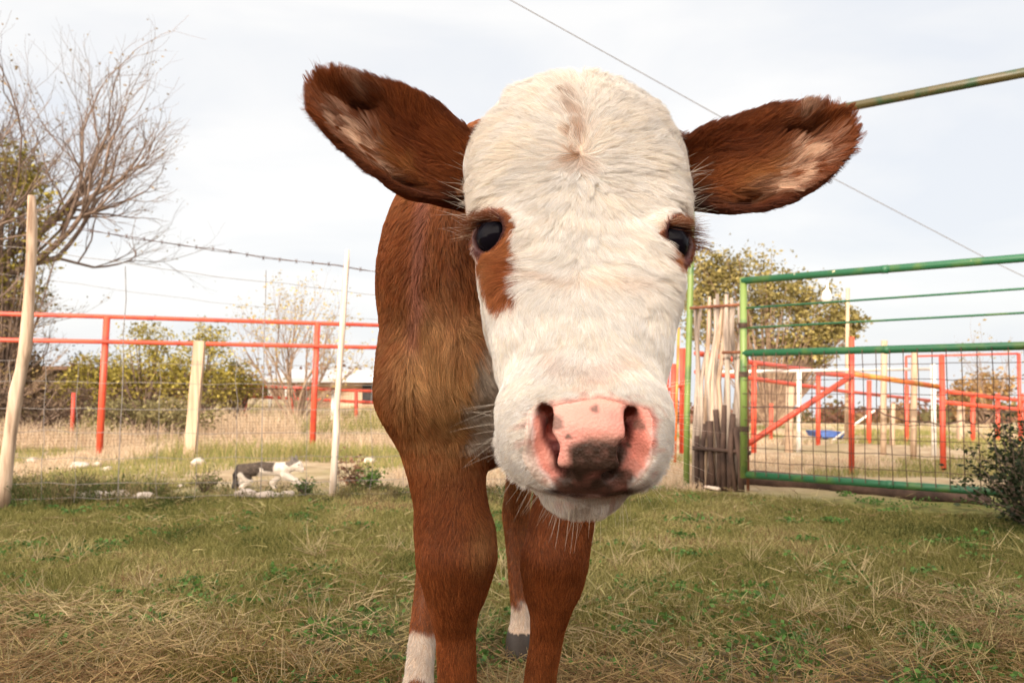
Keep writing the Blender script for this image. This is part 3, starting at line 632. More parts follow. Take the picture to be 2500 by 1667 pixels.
# eyes
def eye_mat():
    m, nt, out = nodes('calf eye'); b = N(nt, 'ShaderNodeBsdfPrincipled'); nt.links.new(b.outputs[0], out.inputs[0])
    b.inputs['Base Color'].default_value = (.006, .005, .008, 1); b.inputs['Roughness'].default_value = .03; b.inputs['Specular IOR Level'].default_value = .07
    return m
em_ = eye_mat()
for E in EYES:
    c = from_head(E['c']); V = []; F = []; ns, nr = 32, 20; M_ = np.array([E['u'], E['w'], E['n']])
    for i in range(nr+1):
        th = math.pi*i/nr
        for j in range(ns):
            ph = 2*math.pi*j/ns; p = np.array((math.sin(th)*math.cos(ph), math.sin(th)*math.sin(ph), math.cos(th)*(1.06 if i < nr/2 else 1)))*EYE_R0; V.append(from_head(E['c']+p@M_))
    for i in range(nr):
        for j in range(ns): F.append((i*ns+j, (i+1)*ns+j, (i+1)*ns+(j+1) % ns, i*ns+(j+1) % ns))
    mesh_np('eye', V, F, em_, calf)
# lashes and whiskers
def strand_set(name, roots, dirs, lens, rad, cols, bend, K=8):
    n = len(roots); S = np.zeros((n, K, 3)); S[:, 0] = roots; d = dirs/np.linalg.norm(dirs, axis=1)[:, None]
    for k in range(1, K):
        dd = d+bend*(k/(K-1)); dd /= np.linalg.norm(dd, axis=1)[:, None]; S[:, k] = S[:, k-1]+dd*(lens/(K-1))[:, None]
    return curves_obj(name, S, rad, cols, hair_mat, calf)
rg = np.random.default_rng(3)
for E in EYES:
    n = 420; th = rg.uniform(-1.25, 1.25, n)
    upv = -E['u']; sv = E['w']*(1 if np.dot(E['w'], (E['side'], 0, 0)) > 0 else -1)
    rr = EYE_OPEN*1.05+rg.uniform(0, .004, n)
    loc = E['c']+E['n']*(.010)+np.cos(th)[:, None]*upv*rr[:, None]+np.sin(th)[:, None]*sv*rr[:, None]
    d = E['n']*.75+np.cos(th)[:, None]*upv*.25+(np.sin(th)[:, None]*.55+.55)*sv+rg.normal(0, .14, (n, 3))
    # world: sweep outward and slightly down
    D = d@HM.T; b = np.tile(np.array((E['side']*.55, -.1, -.15)), (n, 1))+rg.normal(0, .1, (n, 3))
    w_ = rg.random(n)[:, None]; c = np.where(w_ < .88, np.array([[.20, .065, .025]]), np.array([[.62, .45, .30]]))
    strand_set('eyelashes', from_head(loc), D, rg.uniform(.012, .028, n), np.full(n, .00016), c, b)
def surf_pick(mask, n):
    idx = np.where(mask)[0]; j = rg.choice(idx, n); return BV[j], BN[j]
x_, s_, f_ = L_all.T
m1 = IS_HEAD&(s_ > .395)&(np.abs(x_) > .040)&(f_ < .03)&(f_ > -.05)
p, nn = surf_pick(m1, 60); sx = np.sign(to_head(p)[:, 0])
strand_set('whiskers', p, nn+np.stack([sx*.3, np.full(60, -.1), np.full(60, -.15)], -1)+rg.normal(0, .25, (60, 3)), rg.uniform(.020, .046, 60), np.full(60, .00012), np.tile((.75, .66, .55), (60, 1))*rg.uniform(.6, 1.1, (60, 1)), np.stack([sx*.1, np.zeros(60), np.full(60, -.25)], -1))
m2 = IS_HEAD&(s_ > .37)&(f_ < -.045)
p, nn = surf_pick(m2, 170)
strand_set('chin_whiskers', p, nn+np.array((-.25, .0, -.7))+rg.normal(0, .22, (170, 3)), rg.uniform(.014, .036, 170), np.full(170, .00014), np.tile((.74, .66, .52), (170, 1))*rg.uniform(.6, 1.1, (170, 1)), np.tile((-.15, 0, -.35), (170, 1)))
m3 = IS_HEAD&(s_ > .10)&(s_ < .16)&(np.abs(x_) > .095)&(f_ > -.02)
p, nn = surf_pick(m3, 90); sx = np.sign(to_head(p)[:, 0])
strand_set('brow_hair', p, nn*.5+np.stack([sx*.8, np.full(90, -.2), np.full(90, .45)], -1)+rg.normal(0, .35, (90, 3)), rg.uniform(.02, .048, 90), np.full(90, .00018), np.tile((.80, .70, .58), (90, 1))*rg.uniform(.7, 1.1, (90, 1)), np.stack([sx*.2, np.zeros(90), np.full(90, .1)], -1)+rg.normal(0, .2, (90, 3)))
print('TIME calf', time.time()-T0)
# ------------------------------------------------------------------ ground
def gz(x, y):
    x = np.asarray(x, dtype=float); y = np.asarray(y, dtype=float)
    z = -.040*np.maximum(y-8, 0)*smoothstep(-1.5, 3.0, x)
    P = np.stack([x.ravel(), y.ravel(), np.zeros(x.size)], -1)
    n = (.012*vnoise(P, 2.3, 51)+.006*vnoise(P, 7, 52)).reshape(x.shape)*smoothstep(14, 7, y)
    return z+n
def GZ(x, y): return float(gz(np.array([x]), np.array([y]))[0])
def ground_mat():
    m, nt, out = nodes('pasture soil'); L = nt.links
    b = N(nt, 'ShaderNodeBsdfPrincipled'); L.new(b.outputs[0], out.inputs[0]); b.inputs['Roughness'].default_value = .95; b.inputs['Specular IOR Level'].default_value = .1
    tc = N(nt, 'ShaderNodeTexCoord')
    def noise(sc, det=6, dist=0):
        n = N(nt, 'ShaderNodeTexNoise'); n.inputs['Scale'].default_value = sc; n.inputs['Detail'].default_value = det; n.inputs['Distortion'].default_value = dist; L.new(tc.outputs['Object'], n.inputs['Vector']); return n
    def ramp(src, *st):
        r = N(nt, 'ShaderNodeValToRGB'); e = r.color_ramp.elements
        while len(e) < len(st): e.new(.5)
        for q, (p, c) in zip(e, st): q.position = p; q.color = (*c, 1)
        L.new(src, r.inputs[0]); return r
    def mix(f, a, b_):
        x = N(nt, 'ShaderNodeMix', data_type='RGBA'); L.new(f, x.inputs['Factor']); L.new(a, x.inputs['A']); L.new(b_, x.inputs['B']); return x.outputs['Result']
    soil = ramp(noise(38, 8).outputs['Fac'], (.3, (.025, .016, .011)), (.5, (.075, .048, .031)), (.7, (.16, .11, .07)))
    tan = ramp(noise(5, 9).outputs['Fac'], (.3, (.30, .21, .13)), (.5, (.40, .30, .19)), (.68, (.50, .40, .28)))
    grn = ramp(noise(14, 8).outputs['Fac'], (.3, (.07, .070, .022)), (.6, (.20, .19, .060)))
    sp = N(nt, 'ShaderNodeSeparateXYZ'); L.new(tc.outputs['Object'], sp.inputs[0])
    mr = N(nt, 'ShaderNodeMapRange'); mr.inputs['From Min'].default_value = 1.5; mr.inputs['From Max'].default_value = 2.6; L.new(sp.outputs['Y'], mr.inputs['Value'])
    c1 = mix(mr.outputs[0], soil.outputs[0], grn.outputs[0])
    mr2 = N(nt, 'ShaderNodeMapRange'); mr2.inputs['From Min'].default_value = 4.1; mr2.inputs['From Max'].default_value = 4.9; L.new(sp.outputs['Y'], mr2.inputs['Value'])
    c2 = mix(mr2.outputs[0], c1, tan.outputs[0])
    pn = ramp(noise(.55, 5, .4).outputs['Fac'], (.52, (0, 0, 0)), (.62, (1, 1, 1)))
    ms = N(nt, 'ShaderNodeMath', operation='MULTIPLY'); L.new(pn.outputs[0], ms.inputs[0]); L.new(mr2.outputs[0], ms.inputs[1])
    mh = N(nt, 'ShaderNodeMath', operation='MULTIPLY'); mh.inputs[1].default_value = .6; L.new(ms.outputs[0], mh.inputs[0])
    c3 = mix(mh.outputs[0], c2, grn.outputs[0]); L.new(c3, b.inputs['Base Color'])
    bp = N(nt, 'ShaderNodeBump'); bp.inputs['Strength'].default_value = .8; bp.inputs['Distance'].default_value = .012; L.new(noise(60, 8).outputs['Fac'], bp.inputs['Height']); L.new(bp.outputs[0], b.inputs['Normal'])
    return m
def build_ground():
    def ax(segs):
        o = [segs[0][0]]
        for a, b, n in segs: o += list(np.linspace(a, b, n+1)[1:])
        return np.array(o)
    X = ax([(-900, -60, 10), (-60, -8, 26), (-8, 8, 160), (8, 60, 26), (60, 900, 10)]); Y = ax([(-60, 0, 12), (0, 10, 110), (10, 60, 30), (60, 900, 20)])
    A, B = np.meshgrid(X, Y, indexing='ij'); Z = gz(A, B); V = np.stack([A, B, Z], -1).reshape(-1, 3); ny = len(Y)
    i, j = np.meshgrid(np.arange(len(X)-1), np.arange(ny-1), indexing='ij'); a = (i*ny+j).ravel(); F = np.stack([a, a+ny, a+ny+1, a+1], -1)
    o = mesh_np('ground', V, F, ground_mat()); tag(o, 'short dry pasture ground of soil and tan earth', 'ground', kind='structure')
build_ground()

# ------------------------------------------------------------------ grass and straw
grass_mat = mat_attr('grass', rough=.7, spec=.15, trans=.25)
def on_calf_feet(x, y): return False
def blades(name, n, area, ln, tilt, rad, palette, seed, K=4, dens=None, bend=.18, kind_label='', flat=False, cat='grass', patch=None):
    r = np.random.default_rng(seed); x0, x1, y0, y1 = area
    # density falls with distance: sample uniformly over y^-p
    y = y0*(y1/y0)**r.random(n); x = (r.random(n)*2-1)*(y*.95+.7); ok = (x > x0)&(x < x1)
    if dens is not None: ok &= r.random(n) < dens(x, y)
    x, y = x[ok], y[ok]; n = len(x); P = np.stack([x, y, gz(x, y)-.002], -1)
    az = r.random(n)*6.283+vnoise(P, 6, 61)*2; tl = r.uniform(*tilt, n)
    sc = (y/1.6)**.35
    L_ = r.uniform(*ln, n)*(1+.35*vnoise(P, 3, 62))
    S = np.zeros((n, K, 3)); S[:, 0] = P
    if flat: S[:, 0, 2] += r.uniform(.002, .028, n)
    for k in range(1, K):
        t = tl*(1-bend*2+bend*4*k/(K-1)); t = np.minimum(t, 1.62)
        d = np.stack([np.cos(az)*np.sin(t), np.sin(az)*np.sin(t), np.cos(t)], -1); S[:, k] = S[:, k-1]+d*(L_/(K-1))[:, None]; az = az+r.normal(0, bend, n)
    pal = np.array(palette); w = vnoise(P, 1.3, 63)*1.1+vnoise(P, 5, 64)*.8+r.normal(0, .35, n)
    idx = np.clip(((w+1)/2*(len(pal)-1)), 0, len(pal)-1.001); i = idx.astype(int); f = (idx-i)[:, None]; c = pal[i]*(1-f)+pal[i+1]*f
    c = c*r.uniform(.6, 1.25, (n, 1)); mud_shade = smoothstep(2.3, 1.5, y)[:, None]; right_shade = smoothstep(.4, 1.4, x)[:, None]; c = c*(1-mud_shade)+c*np.array((.66, .56, .48))*mud_shade; c = c*(1-.22*right_shade)  # mud browning plus foreground and right-side shade put into the blade colour
    o = curves_obj(name, S, rad*sc*r.uniform(.6, 1.2, n), np.clip(c, .004, .9), grass_mat, tip=.25); tag(o, kind_label, cat, kind='stuff'); print('hairs', name, n); return o
G1 = (.050, .070, .016); G2 = (.150, .145, .038); G3 = (.31, .275, .095); S1 = (.50, .43, .19); S2 = (.60, .48, .27); S3 = (.26, .15, .08)
gate_cut = lambda x, y: np.where((x > .95)&(y > 4.42-.76*(x-1.10)), 0, 1.0)
front_edge = lambda x, y: gate_cut(x, y)*np.where((x > -1.9)&(x < -.95)&(y > 4.33), .08, 1)*np.where(y > 4.75+.2*np.sin(x*3)-.12*x, .0, 1.0)*np.where(y < 2.3, .12+.75*(vnoise(np.stack([x, y, y*0], -1), 2.2, 71) > 0), 1)
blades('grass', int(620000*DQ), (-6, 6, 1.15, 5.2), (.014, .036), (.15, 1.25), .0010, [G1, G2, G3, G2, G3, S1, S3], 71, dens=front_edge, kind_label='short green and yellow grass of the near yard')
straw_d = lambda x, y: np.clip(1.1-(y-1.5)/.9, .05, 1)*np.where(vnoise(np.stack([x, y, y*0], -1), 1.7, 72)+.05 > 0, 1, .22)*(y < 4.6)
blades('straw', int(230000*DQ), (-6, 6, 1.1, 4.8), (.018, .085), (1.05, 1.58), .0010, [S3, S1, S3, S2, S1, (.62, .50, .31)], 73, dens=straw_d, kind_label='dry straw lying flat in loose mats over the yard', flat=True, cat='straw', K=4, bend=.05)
tuft_c = np.random.default_rng(74)
def tufts():
    r = tuft_c; n = 150; y = 1.25*(3.0/1.25)**r.random(n); x = (r.random(n)*2-1)*y*.7; S = []; C = []; R = []
    for cx, cy in zip(x, y):
        m = r.integers(6, 22); az = r.random(m)*6.283; t = r.uniform(.25, 1.25, m); L_ = r.uniform(.04, .12, m); p = np.stack([cx+r.normal(0, .012, m), cy+r.normal(0, .012, m), np.full(m, GZ(cx, cy))], -1)
        s = np.zeros((m, 5, 3)); s[:, 0] = p
        for k in range(1, 5):
            tt = t*(.9+.06*k); s[:, k] = s[:, k-1]+np.stack([np.cos(az)*np.sin(tt), np.sin(az)*np.sin(tt), np.cos(tt)], -1)*(L_/4)[:, None]
        S.append(s); base = np.array(S2 if r.random() < .6 else S1); C.append(base*r.uniform(.5, 1.1, (m, 1))*(1-.3*smoothstep(2.7, 1.7, np.array([cy]))[0])); R.append(np.full(m, .0009)*(cy/1.6)**.3)  # nearer tufts darkened like the blades, mud and shade in their colour
    o = curves_obj('dry_grass', np.concatenate(S), np.concatenate(R), np.clip(np.concatenate(C), 0, .85), grass_mat, tip=.3); tag(o, 'upright straw coloured tufts scattered through the yard', 'grass', kind='stuff')
tufts()
def far_grass():
    r = np.random.default_rng(75); n = int(120000*DQ); y = 4.5*(26/4.5)**r.random(n); x = (r.random(n)*2-1)*(y*.70+.3); P0 = np.stack([x, y, y*0], -1)
    tall = (x < .3)&(y > 6.2)&(y < 15)
    pn = vnoise(P0, .8, 76); ok = (pn > -.15)|tall; x, y, tall, pn = x[ok], y[ok], tall[ok], pn[ok]; n = len(x)
    P = np.stack([x, y, gz(x, y)], -1); az = r.random(n)*6.283; t = r.uniform(.05, .9, n); L_ = np.where(tall, r.uniform(.05, .26, n)*np.clip(.75+1.1*vnoise(P, .9, 78), .15, 1.5), r.uniform(.02, .07, n))*(y/6)**.3
    S = np.zeros((n, 4, 3)); S[:, 0] = P
    for k in range(1, 4): S[:, k] = S[:, k-1]+np.stack([np.cos(az)*np.sin(t*k/2), np.sin(az)*np.sin(t*k/2), np.cos(t*k/2)], -1)*(L_/3)[:, None]
    w = r.random(n)[:, None]; g = (vnoise(P, .7, 77) > .0)[:, None]; c = np.where(g, np.where(w < .5, np.array([[.20, .21, .06]]), np.array([[.36, .30, .12]])), np.where(w < .5, np.array([[.52, .38, .25]]), np.array([[.62, .49, .35]])))
    o = curves_obj('pasture_grass', S, .0016*(y/5)**.8, np.clip(c*r.uniform(.7, 1.2, (n, 1)), 0, .9), grass_mat, tip=.3); tag(o, 'pale dry grass of the sunny pasture beyond the fences', 'grass', kind='stuff')
far_grass()
leaf_mat = mat_attr('leaf', rough=.6, spec=.25, trans=.30)
def leaf_cloud(name, C, size, cols, parent=None, seed=1, asp=.5, label=None, up=.3):
    """one small pointed leaf of four corners at every centre"""
    r = np.random.default_rng(seed); n = len(C); C = np.asarray(C); d = r.normal(0, 1, (n, 3)); d /= np.linalg.norm(d, axis=1)[:, None]; d[:, 2] = d[:, 2]*.7+up*.2
    e = np.cross(d, r.normal(0, 1, (n, 3))); e /= np.linalg.norm(e, axis=1)[:, None]+1e-9; s = (size*r.uniform(.6, 1.3, n))[:, None]
    V = np.stack([C-d*s, C+e*s*asp, C+d*s, C-e*s*asp], 1).reshape(-1, 3); F = np.arange(n*4).reshape(n, 4)
    c = np.repeat(np.asarray(cols), 4, axis=0)
    return mesh_np(name, V, F, leaf_mat, parent, smooth=False, cols=np.clip(c, .003, .9))
def weeds():
    r = np.random.default_rng(81); C = []; col = []
    for k in range(230):
        y = 1.35*(4.6/1.35)**r.random(); x = (r.random()*2-1)*y*.7; m = r.integers(20, 80); sp = r.uniform(.02, .07)
        for q in range(m):
            px, py = x+r.normal(0, sp), y+r.normal(0, sp*.8); C.append((px, py, GZ(px, py)+r.uniform(.006, .028))); col.append(np.array((.07, .14, .03))*r.uniform(.6, 1.8))
    o = leaf_cloud('weeds', C, .0085, col, seed=82, asp=.6, up=0); tag(o, 'small bright green broadleaf weeds low in the yard grass', 'weeds', kind='stuff')
weeds()
def fence_weeds():
    r = np.random.default_rng(83); S = []; C = []; R = []; LC = []; LK = []
    for k in range(420):
        x = r.uniform(-3.4, .4)
        if -1.85 < x < -.95 and r.random() < .8: x -= 1.2
        y = 4.35+.10*x*.5+r.normal(0, .16); dk = smoothstep(-1.2, -2.6, x); h = r.uniform(.03, .075)*(1+1.1*dk); m = r.integers(5, 12)
        az = r.random(m)*6.283; t = r.uniform(.1, .8, m); p = np.stack([x+r.normal(0, .02, m), y+r.normal(0, .02, m), np.full(m, GZ(x, y))], -1); s = np.zeros((m, 4, 3)); s[:, 0] = p
        for j in range(1, 4): s[:, j] = s[:, j-1]+np.stack([np.cos(az)*np.sin(t*j/2), np.sin(az)*np.sin(t*j/2), np.cos(t*j/2)], -1)*h/3
        S.append(s); base = np.array(((.12, .10, .045), (.22, .17, .08), (.08, .10, .03))[r.integers(0, 3)]); C.append(base*r.uniform(.6, 1.3, (m, 1))); R.append(np.full(m, .0015))
        for j in range(r.integers(3, 14)): LC.append(s[r.integers(0, m), r.integers(1, 4)]+r.normal(0, .01, 3)); LK.append(base*r.uniform(.5, 1.5))
    o = curves_obj('weed_stems', np.concatenate(S), np.concatenate(R), np.concatenate(C), grass_mat, tip=.4); tag(o, 'scrubby dry weeds growing along the foot of the wire fence', 'weeds', kind='stuff')
    l = leaf_cloud('weed_leaves', LC, .010, LK, seed=84); l.parent = o
fence_weeds()

# ------------------------------------------------------------------ trees and bushes
def grow(rng, mb, tips, p, d, L_, r, depth, P):
    n = 4; pts = [p.copy()]; rr = [r]
    for k in range(n):
        d = d+np.array(rng.normal(0, P['wig'], 3)); d[2] += P['up'][min(depth, len(P['up'])-1)]; d /= np.linalg.norm(d); p = p+d*L_/n; pts.append(p.copy()); rr.append(r*(1-(1-P['tap'])*(k+1)/n))
    mb.tube([Vector(q) for q in pts], rr, seg=6 if depth < 2 else (4 if depth < 4 else 3), cap=False)
    if depth >= P['depth']:
        tips.append((p, d)); tips.append((pts[2], d)); return
    nc = P['n'][min(depth, len(P['n'])-1)]
    for c in range(nc):
        k = 4 if c == 0 else rng.integers(1, 5); a = P['ang']*rng.uniform(.5, 1.25)*(0.45 if c == 0 else 1)
        ax = np.cross(d, rng.normal(0, 1, 3)); ax /= np.linalg.norm(ax)+1e-9; nd = d*math.cos(a)+ax*math.sin(a)
        if 'bias' in P: nd = nd+np.array(P['bias'])*.15
        nd /= np.linalg.norm(nd); grow(rng, mb, tips, pts[k].copy(), nd, L_*P['len']*rng.uniform(.75, 1.15), rr[k]*(.80 if c == 0 else .58), depth+1, P)
def make_tree(name, base, dirs, L0, r0, P, bark, seed, label, cat, leaves=None, group=None):
    rng = np.random.default_rng(seed); root = empty(name, base, label, cat, group); mb = MB(); tips = []
    for d in dirs: grow(rng, mb, tips, np.array(base, dtype=float)+np.array((0, 0, -.05)), np.array(d, dtype=float)/np.linalg.norm(d), L0*rng.uniform(.85, 1.1), r0, 0, P)
    mb.build('trunk', bark, root)
    if leaves:
        C = []; K_ = []
        for p, d in tips:
            for _ in range(leaves['per']):
                if rng.random() < leaves.get('keep', 1): q = p+rng.normal(0, leaves['spread'], 3); C.append(q); k = rng.random(); K_.append(np.array(leaves['c1'])*(1-k)+np.array(leaves['c2'])*k)
        ok = [i for i, q in enumerate(C) if leaves.get('test', lambda q: True)(q)]
        C = [C[i] for i in ok]; K_ = [K_[i]*rng.uniform(.6, 1.3) for i in ok]
        if C: leaf_cloud('crown', C, leaves['size'], K_, root, seed=seed)
    print('tree', name, len(tips), mb.n); return root, tips
bark = mat_noise('bark', (.10, .07, .055), (.24, .17, .13), scale=12, rough=.9, bump=.5)
bark_w = mat_noise('warm bark', (.16, .10, .07), (.34, .24, .16), scale=12, rough=.9, bump=.5)
PT = dict(wig=.15, up=[.04, .10, .11, .09, .06, .03], tap=.72, depth=6, n=[4, 4, 4, 3, 3, 3], ang=.54, len=.72, bias=(.14, 0, 0))
def ivy(q): return True
make_tree('bare_tree', (-9.1, 11.6, 0), [(.10, .0, 1), (-.05, .1, 1), (.26, -.1, 1)], 2.30, .15, PT, bark, 31, 'tall bare tree with spreading twigs at the far left', 'tree',
          leaves=dict(per=2, keep=.10, spread=.07, size=.03, c1=(.22, .16, .06), c2=(.30, .20, .10)))
t_, tp = make_tree('bare_tree', (-8.6, 12.4, 0), [(.15, .1, 1), (.45, 0, .9), (.8, -.1, .35)], 1.15, .075, dict(PT, depth=5, ang=.5), bark_w, 33, 'slender bare tree leaning right behind the leaning post', 'tree',
          leaves=dict(per=2, keep=.25, spread=.06, size=.03, c1=(.25, .18, .06), c2=(.35, .24, .12)))
def cluster(name, cs, n, size, c1, c2, label, cat, seed, base, stems=True, group=None, asp=.5, bark_m=None, branches=5):
    """cs: list of (centre, radii): leaves gathered in clumps inside uneven lobes, with stems below"""
    r = np.random.default_rng(seed); root = empty(name, base, label, cat, group); C = []; K_ = []; mb = MB()
    for (c, rad) in cs:
        c = np.array(c); rad = np.array(rad); ncl = max(6, int(n/len(cs)/22))
        for k in range(ncl):
            d = r.normal(0, 1, 3); d /= np.linalg.norm(d); q = c+d*rad*(r.random()**.42)*r.uniform(.75, 1.18); cr = rad.mean()*r.uniform(.10, .26); sh = r.uniform(.55, 1.35)
            m = 22; P = q+r.normal(0, 1, (m, 3))*cr*np.array((1, 1, .75)); C.append(P); kk = r.random((m, 1)); K_.append((np.array(c1)*(1-kk)+np.array(c2)*kk)*sh*r.uniform(.8, 1.2, (m, 1)))
            if k % 4 == 0: mb.tube([Vector(base)+Vector((0, 0, .02)), Vector((np.array(base)*.45+q*.55)+r.normal(0, .05, 3)*rad.mean()), Vector(q)], [.030*rad.mean()**.5, .018*rad.mean()**.5, .004], seg=4, cap=False)
    leaf_cloud('crown', np.concatenate(C), size, np.concatenate(K_), root, seed=seed+1, asp=asp)
    if stems: mb.build('trunk', bark_m or bark, root)
    return root
cluster('evergreen_tree', [((-7.55, 12.2, 3.1), (.75, .6, .8)), ((-7.9, 12.3, 2.2), (.7, .8, .6)), ((-7.75, 12.2, 3.9), (.4, .5, .4))], 2600, .045, (.20, .17, .03), (.38, .31, .07), 'olive green leafy tree standing inside the bare branches at left', 'tree', 35, (-7.9, 12.3, 0))
cedar = lambda px, py, w, h, seed, lab, n=3600, D=12.6: cluster('cedar_bush', [(tuple(at(px+dx*w, py+dy*h, D)), (w*sx/FOC*D, .55*w/FOC*D, h*sy/FOC*D)) for dx, dy, sx, sy in ((0, .12, .42, .36), (-.24, .2, .26, .26), (.26, .2, .26, .26), (.05, -.22, .22, .26), (-.2, .42, .3, .22), (.22, .42, .3, .22))], int(n*1.5), .030, (.18, .155, .025), (.46, .37, .085), lab, 'bush', seed, (at(px, 900, D)[0], D, 0), group='cedar bushes behind the red fence')
cedar(355, 870, 210, 190, 41, 'tall olive cedar bush just left of the flat board post'); cedar(500, 872, 190, 200, 42, 'pointed green cedar bush right behind the board post'); cedar(215, 915, 160, 110, 43, 'low cedar bush half behind the left red post', 2200); cedar(580, 920, 120, 90, 44, 'smallest cedar bush at the right end of the cedars', 1500, 13.2)
PB = dict(wig=.12, up=[.03, .04, .05, .03], tap=.6, depth=4, n=[4, 3, 3, 2], ang=.45, len=.66)
make_tree('bare_shrub', tuple(Vector((at(722, 1000, 12.4)[0], 12.4, 0))), [(-.75, 0, .9), (-.4, .2, 1), (-.15, 0, 1), (.12, -.1, 1), (.4, .1, 1), (.75, 0, .85), (-.55, -.2, 1), (.55, .2, 1), (0, .1, 1)], .95, .026, PB, bark_w, 45, 'fan shaped leafless shrub tree behind the right red post', 'tree',
          leaves=dict(per=3, keep=.34, spread=.05, size=.028, c1=(.42, .30, .08), c2=(.55, .42, .16)))
PD_ = dict(wig=.2, up=[.02, .02, .02], tap=.6, depth=3, n=[5, 4, 3], ang=.7, len=.66)
for (px, s, lab) in ((20, 51, 'dark scrubby bush at the left picture edge'), (120, 52, 'dark scrubby bush right of the leaning post')):
    x = at(px, 900, 13.5)[0]; make_tree('scrub_bush', (x, 13.5, 0), [(-.6, 0, .9), (.1, 0, 1), (.6, 0, .9), (-.2, .3, 1)], .62, .02, PD_, bark, s, lab, 'bush', leaves=dict(per=10, keep=.8, spread=.12, size=.03, c1=(.07, .045, .025), c2=(.20, .13, .05)), group='dark scrub bushes at left')
D = 14.0
oak = [(1830, 690, 110, 75), (1740, 660, 75, 65), (1930, 720, 95, 70), (2010, 790, 80, 75), (1860, 790, 130, 80), (1950, 850, 90, 55), (2065, 790, 40, 45), (1720, 760, 60, 90)]
cluster('oak_tree', [(tuple(at(a, b, D)), (w/FOC*D, .5*w/FOC*D+.2, h/FOC*D)) for a, b, w, h in oak], 15000, .043, (.17, .14, .035), (.40, .32, .12), 'broad olive brown oak tree behind the green gate', 'tree', 61, (at(1880, 1000, D)[0], D, GZ(3.5, D)), bark_m=bark_w)
D = 24.0
cluster('round_tree', [(tuple(at(2405, 950, D)), (75/FOC*D, .8, 45/FOC*D)), (tuple(at(2360, 975, D)), (45/FOC*D, .8, 30/FOC*D))], 2600, .07, (.24, .13, .05), (.42, .27, .11), 'small rust brown tree beyond the pens at right', 'tree', 63, (at(2405, 1000, D)[0], D, GZ(12, D)), bark_m=bark_w)
make_tree('bare_sapling', (at(2420, 1000, 16)[0], 16, GZ(9, 16)), [(-.35, 0, 1), (.3, 0, 1), (.0, .1, 1)], .95, .014, dict(PB, depth=3), bark_w, 64, 'thin bare sapling in front of the small rust brown tree', 'tree', leaves=dict(per=2, keep=.3, spread=.05, size=.035, c1=(.25, .2, .05), c2=(.35, .25, .1)))
cluster('low_brush', [(tuple(at(a_, 1015, 8.9)), (.30, .25, .22)) for a_ in (270, 340, 410, 470)], 3400, .026, (.17, .15, .06), (.34, .29, .13), 'olive grey brush low behind the mesh fence left of the board post', 'bush', 171, (at(360, 1000, 8.9)[0], 8.9, 0))
cluster('low_brush', [(tuple(at(a_, 1000, 9.2)), (.34, .25, .26)) for a_ in (-60, 20, 100, 170)], 3600, .026, (.07, .045, .03), (.19, .13, .08), 'dark brown brush low behind the mesh fence at far left', 'bush', 173, (at(60, 1000, 9.2)[0], 9.2, 0))
def brush():
    r = np.random.default_rng(65); C = []; K_ = []
    for k in range(620):
        y = r.uniform(34, 60); x = (r.random()*2-1)*y*.85; h = r.uniform(.5, 1.25)*(1.25 if x < -6 else .9); w = r.uniform(.6, 1.8); m = 60; base = np.array(((.16, .075, .045), (.22, .13, .06), (.12, .10, .04), (.25, .12, .08))[r.integers(0, 4)])
        P = np.stack([x+r.normal(0, w*.4, m), y+r.normal(0, .4, m), GZ(x, y)+np.abs(r.normal(0, h*.45, m))], -1); C.append(P); K_.append(base*r.uniform(.6, 1.3, (m, 1)))
    o = leaf_cloud('treeline', np.concatenate(C), .16, np.concatenate(K_), seed=66, asp=.7); tag(o, 'low rust brown brush along the horizon', 'brush', kind='stuff')
brush()
# dark bush at the right in front of the gate
def right_bush():
    r = np.random.default_rng(67); base = (2.26, 3.38, GZ(2.26, 3.38)); root = empty('leafy_bush', base, 'dark green leafy bush in front of the gate at the right edge', 'bush'); mb = MB(); C = []; K_ = []
    for k in range(150):
        az = r.random()*6.283; t = r.uniform(.1, 1.05); L_ = r.uniform(.30, .60)*(1-.30*t); d = np.array((math.cos(az)*math.sin(t), math.sin(az)*math.sin(t), math.cos(t))); p = np.array(base)+r.normal(0, .05, 3)*np.array((1, 1, 0)); pts = [p]
        for j in range(4): d = d+r.normal(0, .14, 3); d /= np.linalg.norm(d); pts.append(pts[-1]+d*L_/4)
        mb.tube([Vector(q) for q in pts], [.005, .004, .003, .002, .001], seg=4, cap=False)
        for j in range(46): f = r.uniform(.15, 4); i = min(int(f), 3); q = pts[i]+(pts[i+1]-pts[i])*(f-i)+r.normal(0, .020, 3); C.append(q); K_.append(np.array((.020, .028, .010))*r.uniform(.5, 2.0))
    mb.build('trunk', bark, root); leaf_cloud('foliage', C, .014, K_, root, seed=68, asp=.5)
right_bush()
def leafy_weed(x, y, s, n, col, lab, seed):
    r = np.random.default_rng(seed); base = (x, y, GZ(x, y)); root = empty('weed_plant', base, lab, 'plant', 'weed plants beside the thin white post'); mb = MB(); C = []; K_ = []
    for k in range(n):
        az = r.random()*6.283; t = r.uniform(.1, .9); d = np.array((math.cos(az)*math.sin(t), math.sin(az)*math.sin(t), math.cos(t))); p = np.array(base); q = p+d*s*r.uniform(.5, 1.1)
        mb.tube([Vector(p), Vector((p+q)/2+r.normal(0, .01, 3)), Vector(q)], [.003, .002, .001], seg=4, cap=False)
        for j in range(14): f = r.uniform(.2, 1.05); C.append(p+(q-p)*f+r.normal(0, s*.10, 3)); K_.append(np.array(col)*r.uniform(.6, 1.5))
    mb.build('stem', bark, root); leaf_cloud('foliage', C, s*.09, K_, root, seed=seed+1)
g = ground_at(905, 1200); leafy_weed(g[0], g[1], .15, 26, (.10, .17, .035), 'bright green leafy weed to the right of the thin post', 91)
